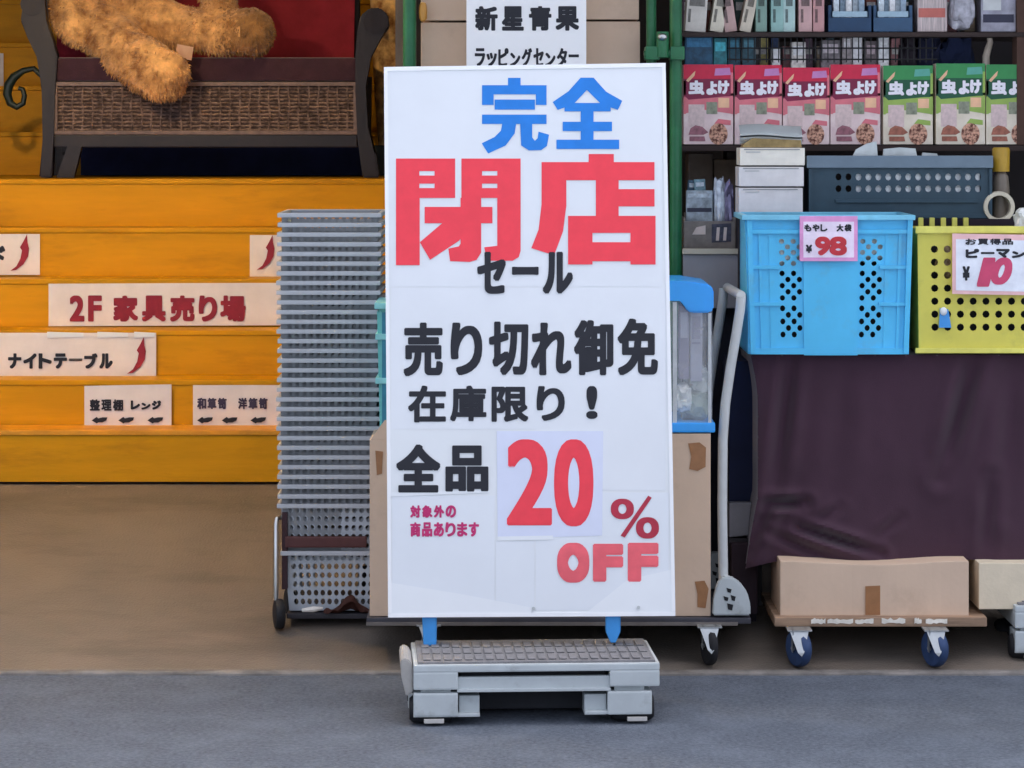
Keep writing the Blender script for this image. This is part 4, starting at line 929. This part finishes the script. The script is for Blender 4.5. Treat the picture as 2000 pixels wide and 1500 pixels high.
# things in the gap left of the cloth
bm = BM(); pbx(bm, 1424, 1480, 705, 985, .98, .3, .004); tag(obj('navy_panel', bm, M('navy_board', (20, 30, 62), .8, .15, 8), None, False, P(1450, 985, .98)), 'dark navy board in the gap between cart handle and plum cloth', 'board')
bm = BM(); bx(bm, X(1424, .98), X(1478, .98), 1.0, 1.25, ramp(1.0), Z(986, .98)); tag(obj('dark_crate', bm, M('dk_base', (40, 34, 44), .8), None, False, P(1450, 1180, 1.0)), 'dark crate on the floor under the navy board', 'crate')
bm = BM(); L = [(1424, 982), (1468, 982), (1462, 1046), (1424, 1050)]; prism(bm, [P(a, b, .93) for a, b in L], (0, .045, 0)); bmesh.ops.bevel(bm, geom=bm.edges[:], offset=.003, segments=1, affect='EDGES')
pb_ = tag(obj('grey_tin', bm, M('tin_grey', (128, 128, 134), .45, .1, 12), None, False, P(1446, 1050, .93)), 'grey square tin peeking out left of the plum cloth', 'tin')
bm = BM(); pbx(bm, 1428, 1480, 1060, 1200, .9, .09, .008); tag(obj('dark_bag', bm, M('dk_bag', (50, 38, 46), .85, .2, 10), None, False, P(1450, 1200, .9)), 'dark brown bag below the grey tin behind the cart hinge', 'bag')
bm = BM(); bx(bm, X(1424, .93), X(1472, .93), .92, .985, Z(1060, .93), Z(1050, .93) - .001); tag(obj('ledge', bm, darkwood, None, False, P(1446, 1060, .93)), 'dark ledge carrying the grey square tin', 'ledge')

# blue crate
def crate_blue():
    y = .7; t = thing('blue_crate', 'sky blue plastic crate with two columns of round holes', 'crate', P(1618, 692, y))
    a, b, c, d = 1455, 1782, 424, 690
    def fr(u, v, th):                            # tapered front
        k = 8 * (1 - v); l, r = a + k, b - k
        p = P(l + (r - l) * u, d + (c - d) * v, y); p.y += th + .006 * (1 - v); return p
    bm = BM(); w = b - a
    cx = [(1520, 1566), (1680, 1726)]
    U = lambda px: (px - a) / w
    V = lambda py: (d - py) / (d - c)
    def solid(u0, u1, v0, v1, th0, th1):
        q = [(u0, v0), (u1, v0), (u1, v1), (u0, v1)]
        f = [bm.verts.new(fr(*s, th0)) for s in q]; g = [bm.verts.new(fr(*s, th1)) for s in q]
        bm.faces.new(f); bm.faces.new(g[::-1])
        for i in range(4): bm.faces.new((f[i], g[i], g[(i + 1) % 4], f[(i + 1) % 4]))
    for (l, r) in cx:
        # diagonal holes in a checker pattern, three blocks
        for (p0, p1) in ((466, 520), (528, 588), (596, 660)):
            rows = 5; 
            holeplate(bm, fr, 4, rows, .95, .003, U(l), U(r), V(p1), V(p0), skip=lambda i, j: (i + j) % 2)
        for (p0, p1) in ((660, 690), (588, 596), (520, 528), (424, 466)): solid(U(l), U(r), V(p1), V(p0), 0, .003)
    for (l, r) in ((a, 1520), (1566, 1680), (1726, b)): solid(U(l) if l != a else 0, U(r) if r != b else 1, 0, 1, -.0003, .003)
    # ribs and panels standing proud
    for (l, r, p0, p1, pr) in ((1458, 1468, 428, 690, .016), (1772, 1782, 428, 690, .016), (1458, 1782, 448, 456, .012), (1468, 1522, 518, 525, .011), (1720, 1772, 518, 525, .011), (1468, 1522, 590, 597, .011), (1720, 1772, 590, 597, .011),
                           (1480, 1486, 456, 690, .006), (1756, 1762, 456, 690, .006), (1568, 1678, 456, 694, .008), (1458, 1782, 680, 692, .0095), (1500, 1512, 456, 680, .003), (1730, 1742, 456, 680, .003)):
        solid(U(l), U(r), V(p1), V(p0), -pr, -.0004)
    obj('front_wall', bm, blue_p, t)
    bm = BM(); l, r = a - 6, b + 6
    pbx(bm, l, r, 420, 430, y - .022, .02, .003); bx(bm, X(l, y), X(r, y), y + .34, y + .36, Z(430, y), Z(420, y), .003)
    bx(bm, X(l, y), X(l, y) + .02, y - .001, y + .339, Z(430, y), Z(420, y), .003); bx(bm, X(r, y) - .02, X(r, y), y - .001, y + .339, Z(430, y), Z(420, y), .003)
    obj('rim', bm, M('pale_blue_rim', (120, 196, 224), .3), t)
    bm = BM(); x0, x1 = X(a + 6, y), X(b - 6, y); zt, z0 = Z(430, y), Z(690, y)
    bx(bm, x0, x0 + .004, y + .008, y + .34, z0, zt); bx(bm, x1 - .004, x1, y + .008, y + .34, z0, zt); bx(bm, x0, x1, y + .341, y + .345, z0, zt); bx(bm, x0, x1, y + .008, y + .34, z0 - .003, z0 + .003)
    obj('shell', bm, blue_p, t)
    return t
crate_blue()
bagc = M('clear_bag_goods', (206, 200, 190), .35, .3, 30, rgb2=(240, 238, 232))
crumple('goods_bag', 'pale bag of goods showing through the left holes of the blue crate', 1500, 1590, 452, 528, .714, .12, bagc, 41)
crumple('goods_bag', 'pale bag of goods showing through the right holes of the blue crate', 1664, 1740, 450, 512, .714, .12, bagc, 42)
crate_dk = M('crate_shade_dark', (22, 24, 30), .8, .3, 20)  # near black, shade inside the crates put into a colour
bm = BM(); pbx(bm, 1480, 1762, 560, 684, .735, .27, .02); pbx(bm, 1480, 1762, 462, 562, .84, .15, .01); tag(obj('crate_shade_block', bm, crate_dk, None, False, P(1620, 684, .74)), 'dark sack added to blacken the holes of the blue crate', 'filler')  # added dark blocks, standing for the shade behind the holes
# dark teal crate
yq = 1.09
tc = thing('teal_crate', 'dark teal perforated crate set behind the blue crate', 'crate', P(1755, 427, yq))
bm = BM(); a, b, c, d = 1580, 1938, 306, 427
def ft(u, v, th): 
    p = P(a + (b - a) * u, d + (c - d) * v, yq); p.y += th; return p
U = lambda px: (px - a) / (b - a); V = lambda py: (d - py) / (d - c)
holeplate(bm, ft, 15, 2, .62, .003, U(1628), U(1920), V(380), V(334))
for (l, r, p0, p1) in ((a, 1628, 334, 380), (1920, b, 334, 380), (a, b, 380, 427), (a, b, 306, 334)):
    for th in (0, .003): bm.faces.new([bm.verts.new(ft(U(x), V(y), th)) for x, y in ((l, p1), (r, p1), (r, p0), (l, p0))])
for (l, r, p0, p1, pr) in ((1632, 1910, 390, 396, .008), (1580, 1586, 330, 427, .01), (1932, 1938, 330, 427, .01), (1590, 1930, 418, 426, .006)): pbx(bm, l, r, p0, p1, yq - pr, pr - .0005, .001)
x0, x1 = X(a, yq), X(b, yq); z0, z1 = Z(427, yq), Z(306, yq)
bx(bm, x0, x0 + .004, yq + .004, yq + .2, z0, z1); bx(bm, x1 - .004, x1, yq + .004, yq + .2, z0, z1); bx(bm, x0, x1, yq + .004, yq + .2, z0 + .001, z0 + .005)
bx(bm, x0, x1, yq + .201, yq + .204, z0, Z(395, yq))
obj('body', bm, teal_d, tc)
bm = BM(); pbx(bm, 1576, 1940, 304, 328, yq - .014, .013, .003); pbx(bm, 1576, 1940, 304, 312, yq + .2, .012, .003); obj('rim', bm, rim_d, tc)
for i, L in enumerate(([(1655, 304), (1672, 292), (1694, 280), (1712, 276), (1716, 304)], [(1722, 304), (1726, 291), (1758, 288), (1788, 290), (1796, 304)], [(1798, 304), (1802, 298), (1830, 300), (1842, 304)])):
    bm = BM(); prism(bm, [P(x, y + 22 if y == 304 else y, yq + .03 + .02 * i) for x, y in L], (0, .012, 0))
    tag(obj('loose_paper', bm, M('paper_loose', (200, 208, 208), .6, .1, 20), None, False, P(L[0][0], 326, yq + .03)), ['peaked white paper sticking up from the teal crate', 'broad white paper in the middle of the teal crate', 'thin white paper edge at the right of the teal crate'][i], 'paper', 'papers in the teal crate')
bm = BM(); bx(bm, X(1672, yq), X(1915, yq), yq + .012, yq + .1, z0 + .006, Z(338, yq), .005); tag(obj('foam_tray', bm, M('foam_white', (228, 232, 236), .5, .25, 60), None, False, (x0 + .2, yq + .1, z0)), 'white goods seen through the holes of the teal crate', 'tray')
# white stacked boxes
for i, (a, b, c, d) in enumerate(((1443, 1568, 366, 427), (1443, 1570, 325, 364), (1445, 1572, 288, 323))):
    t = pack('white_carton', ['bottom white carton of the stack left of the teal crate', 'middle white carton of the stack left of the teal crate', 'upper white carton with a yellowed edge, under the rolled pad'][i], a, b, c + 1, d, yq - .01, .16, M('wc%d' % i, ((226, 222, 222), (228, 224, 222), (238, 232, 218))[i], .6, .07, 16), 'box', 'white cartons', ((a + 8, b - 10, c + 3, c + 5, M('wcl', (150, 150, 150), .6)), (a + 12, a + 40, c + 8, c + 10, M('wcm', (190, 190, 188), .6))))
t = thing('paper_pad', 'rolled white paper pad lying on the stacked white cartons', 'paper pad', P(1508, 288, yq))
bm = BM()
def roll(u, v):
    a = -1.2 + 3.2 * v; return Vector((X(1446 + 122 * u, yq), yq + .03 - .045 * math.cos(a * .9) + .03, Z(288, yq) + .012 + .066 * v + .004 * math.sin(5 * u)))
grid(bm, 16, 12, roll); bmesh.ops.solidify(bm, geom=bm.faces[:], thickness=.02); obj('roll', bm, M('pad_white', (224, 232, 232), .5, .05, 10), t, True)
bm = BM(); prism(bm, [P(x, y, yq - .004) for x, y in ((1450, 288), (1566, 288), (1564, 274), (1470, 270), (1455, 280))], (0, .1, 0)); obj('cut_edge', bm, M('kraft_edge', (150, 128, 84), .8, .3, 30), t)
# bottle and tape roll at right
t = thing('mustard_bottle', 'mustard capped bottle between teal crate and right edge', 'bottle', P(1955, 427, yq + .06))
bm = BM(); pc_ = P(1955, 427, yq + .06)
tube(bm, [Vector((pc_.x, pc_.y, Z(q, yq + .06))) for q in (427, 370, 345, 336)], .03, 16, rs=[.03, .03, .026, .016]); obj('bottle', bm, M('bottle_glass', (120, 110, 98), .3), t, True)
bm = BM(); tube(bm, [Vector((pc_.x, pc_.y, Z(q, yq + .06))) for q in (335, 292, 288)], .03, 16, rs=[.03, .031, .027]); obj('cap', bm, M('mustard_cap', (176, 140, 44), .4), t, True)
t = thing('tape_roll', 'cream tape roll standing on edge beside the teal crate', 'tape roll', P(1952, 427, yq + .01))
bm = BM(); c_ = P(1950, 404, yq + .01)
def tor(u, v):
    a, b = u * 2 * math.pi, v * 2 * math.pi; r = .047 + .013 * max(-.6, min(.6, math.cos(b))); return Vector((c_.x + r * math.cos(a), c_.y + .03 * max(-.7, min(.7, math.sin(b))), c_.z + r * math.sin(a)))
grid(bm, 32, 12, tor); bmesh.ops.remove_doubles(bm, verts=bm.verts[:], dist=.0003); obj('roll', bm, M('tape_cream', (214, 206, 184), .45), t, True)
# yellow crate
yy2 = .72
yc2 = thing('yellow_crate', 'yellow green perforated crate right of the blue one', 'crate', P(1910, 690, yy2))
a, b, c, d = 1792, 2060, 446, 686
bm = BM()
def fy_(u, v, th):
    p = P(a + 3 * (1 - v) + (b - a - 6 * (1 - v)) * u, d + (c - d) * v, yy2); p.y += th + .004 * (1 - v); return p
U = lambda px: (px - a) / (b - a); V = lambda py: (d - py) / (d - c)
holeplate(bm, fy_, 9, 7, .58, .003, U(1812), U(2040), V(652), V(474))
for (l, r, p0, p1) in ((a, 1812, c, d), (2040, b, c, d), (1812, 2040, c, 474), (1812, 2040, 652, d)):
    for th in (0, .003): bm.faces.new([bm.verts.new(fy_(U(x), V(y), th)) for x, y in ((l, p1), (r, p1), (r, p0), (l, p0))])
x0, x1, z0, z1 = X(a + 3, yy2), X(b - 3, yy2), Z(688, yy2), Z(448, yy2)
bx(bm, x0, x0 + .004, yy2 + .006, yy2 + .33, z0, z1); bx(bm, x1 - .004, x1, yy2 + .006, yy2 + .33, z0, z1); bx(bm, x0, x1, yy2 + .331, yy2 + .335, z0, z1); bx(bm, x0, x1, yy2 + .006, yy2 + .33, z0 - .002, z0 + .002)
obj('body', bm, yel_p, yc2)
bm = BM(); pbx(bm, 1788, 2062, 442, 456, yy2 - .012, .011, .003); pbx(bm, 1788, 2062, 680, 690, yy2 - .009, .012, .002)
obj('rim', bm, M('pale_yellow_rim', (222, 216, 104), .35), yc2)
for i in range(5):
    bm = BM(); q = 1793 + i * 22; bx(bm, X(q, yy2 + .32), X(q + 10, yy2 + .32), yy2 + .31, yy2 + .325, Z(456, yy2 + .32), Z(425, yy2 + .32), .003); obj('tooth', bm, MATS['pale_yellow_rim'], yc2)
crumple('goods_bag', 'brown and white bag of goods seen through the yellow crate', 1830, 1870, 470, 545, yy2 + .012, .1, M('brown_goods', (150, 126, 96), .5, .5, 40), 51)
bm = BM(); prism(bm, [P(x, y, yy2 - .012) for x, y in ((1836, 602), (1852, 604), (1858, 640), (1834, 640))], (0, .008, 0)); tc_ = thing('plastic_clip', 'blue and white plastic clip pinned low on the yellow crate', 'clip', P(1846, 640, yy2 - .01)); obj('body', bm, clip_b, tc_)
bm = BM(); ell(bm, P(1843, 608, yy2 - .014), (.012, .008, .014)); obj('head', bm, paper_w, tc_, True)
bm = BM(); pbx(bm, 1816, 2040, 480, 678, .765, .25, .02); tag(obj('crate_shade_block', bm, crate_dk, None, False, P(1920, 678, .77)), 'dark sack added to blacken the holes of the yellow crate', 'filler')  # added dark block, shade inside the yellow crate painted in
# price cards
def card(label, y, x0, x1, y0, y1, edge, fn, tilt=0, bg=paper):
    t = thing('price_card', label, 'price card', P((x0 + x1) / 2, y1, y), 'price cards on the crates')
    fc = flat(y); bm = BM(); slab(bm, fc, [(x0, y1), (x1, y1 + tilt), (x1, y0 + tilt), (x0, y0)], 0, .002); obj('border', bm, edge, t)
    bm = BM(); e = 7; slab(bm, fc, [(x0 + e, y1 - e), (x1 - e, y1 - e + tilt), (x1 - e, y0 + e + 4 + tilt), (x0 + e, y0 + e + 4)], .001, .0008); obj('sheet', bm, bg, t)
    fn(t, Face((0, y - .0015, 0), (0, -1, 0))); return t
def cA(t, f):
    bm = BM(); words(bm, f, 'もやし 大袋', 1570, 1664, 438, 452, .8); letter(bm, f, '¥', 1574, 1586, 478, 494, 1, 8); obj('lettering', bm, ink_k, t)
    bm = BM(); letter(bm, f, '9', 1592, 1622, 462, 499, 2.4, 10); letter(bm, f, '8', 1620, 1654, 462, 499, 2.4, 10); obj('lettering', bm, ink_dr, t)
card('pink bordered price card with red figures on the blue crate', .675, 1562, 1675, 422, 510, M('pink_card', (226, 156, 206), .5), cA, 0, M('pink_white', (240, 226, 244), .6))
def cB(t, f):
    bm = BM(); words(bm, f, 'ピーマン', 1884, 2004, 486, 504, 1.5); letter(bm, f, '¥', 1880, 1894, 520, 548, 1.4, 8); words(bm, f, 'お買得品', 1884, 1980, 466, 478, .6); obj('lettering', bm, ink_k, t)
    bm = BM(); letter(bm, f, '1', 1914, 1938, 503, 560, 3, 10, shear=.25); letter(bm, f, '0', 1936, 1976, 503, 556, 3.6, 10, shear=.25); obj('lettering', bm, M('rose_marker', (206, 74, 110), .6), t)
card('large peach bordered price card with rose figures on the yellow crate', .69, 1860, 2030, 456, 574, M('peach_card', (236, 190, 190), .5), cB, 3, M('card_white', (232, 236, 246), .6))
crumple('plastic_bag', 'white bag corner at the right edge above the yellow crate', 1988, 2040, 405, 470, yy2 + .02, .1, bagw, 61)

# ---------------------------------------------------------------- boxes on dollies under the cloth
wd = thing('wooden_dolly', 'flat wooden dolly with blue tyres and frayed paper on its edge', 'dolly', (X(1712, .62), .9, ramp(.62)))
yw = .62
bm = BM(); bx(bm, X(1512, yw), X(1926, yw), yw - .02, yw + .5, Z(1222, yw), Z(1204, yw), .004); obj('board', bm, M('raw_board', (150, 124, 102), .8, .3, 14, stretch=(.3, 3, 3)), wd)
bm = BM(); rnd = random.Random(3)
for a, b in ((1584, 1612), (1616, 1666), (1670, 1706), (1722, 1768), (1786, 1800), (1808, 1850)):
    n = 8; L = [(a + (b - a) * i / n, 1219 - rnd.random() * 3) for i in range(n + 1)] + [(b - (b - a) * i / n, 1206 + rnd.random() * 5) for i in range(n + 1)]
    slab(bm, flat(yw - .021), L, .002, .0015)
obj('paper_shreds', bm, M('shred', (226, 220, 208), .7, .1, 40), wd)
for x, y in ((1560, .57), (1826, .57), (1590, 1.04), (1840, 1.04)): caster(wd, X(x, y), y, Z(1222, yw), blue_r, .062, zinc, .45, .038)
carton('cardboard_box', 'low cardboard box with a tape square on the blue wheeled dolly', 1524, 1892, 1096, 1203.5, yw + .02, .36, card_b, ([(1690, 1201), (1727, 1201), (1730, 1143), (1690, 1145)],), bend=.012)
carton('cardboard_box', 'pale cardboard box at the right edge on the grey dolly', 1912, 2080, 1100, 1190, yw + .04, .34, card_l)

bpy.context.view_layer.update()
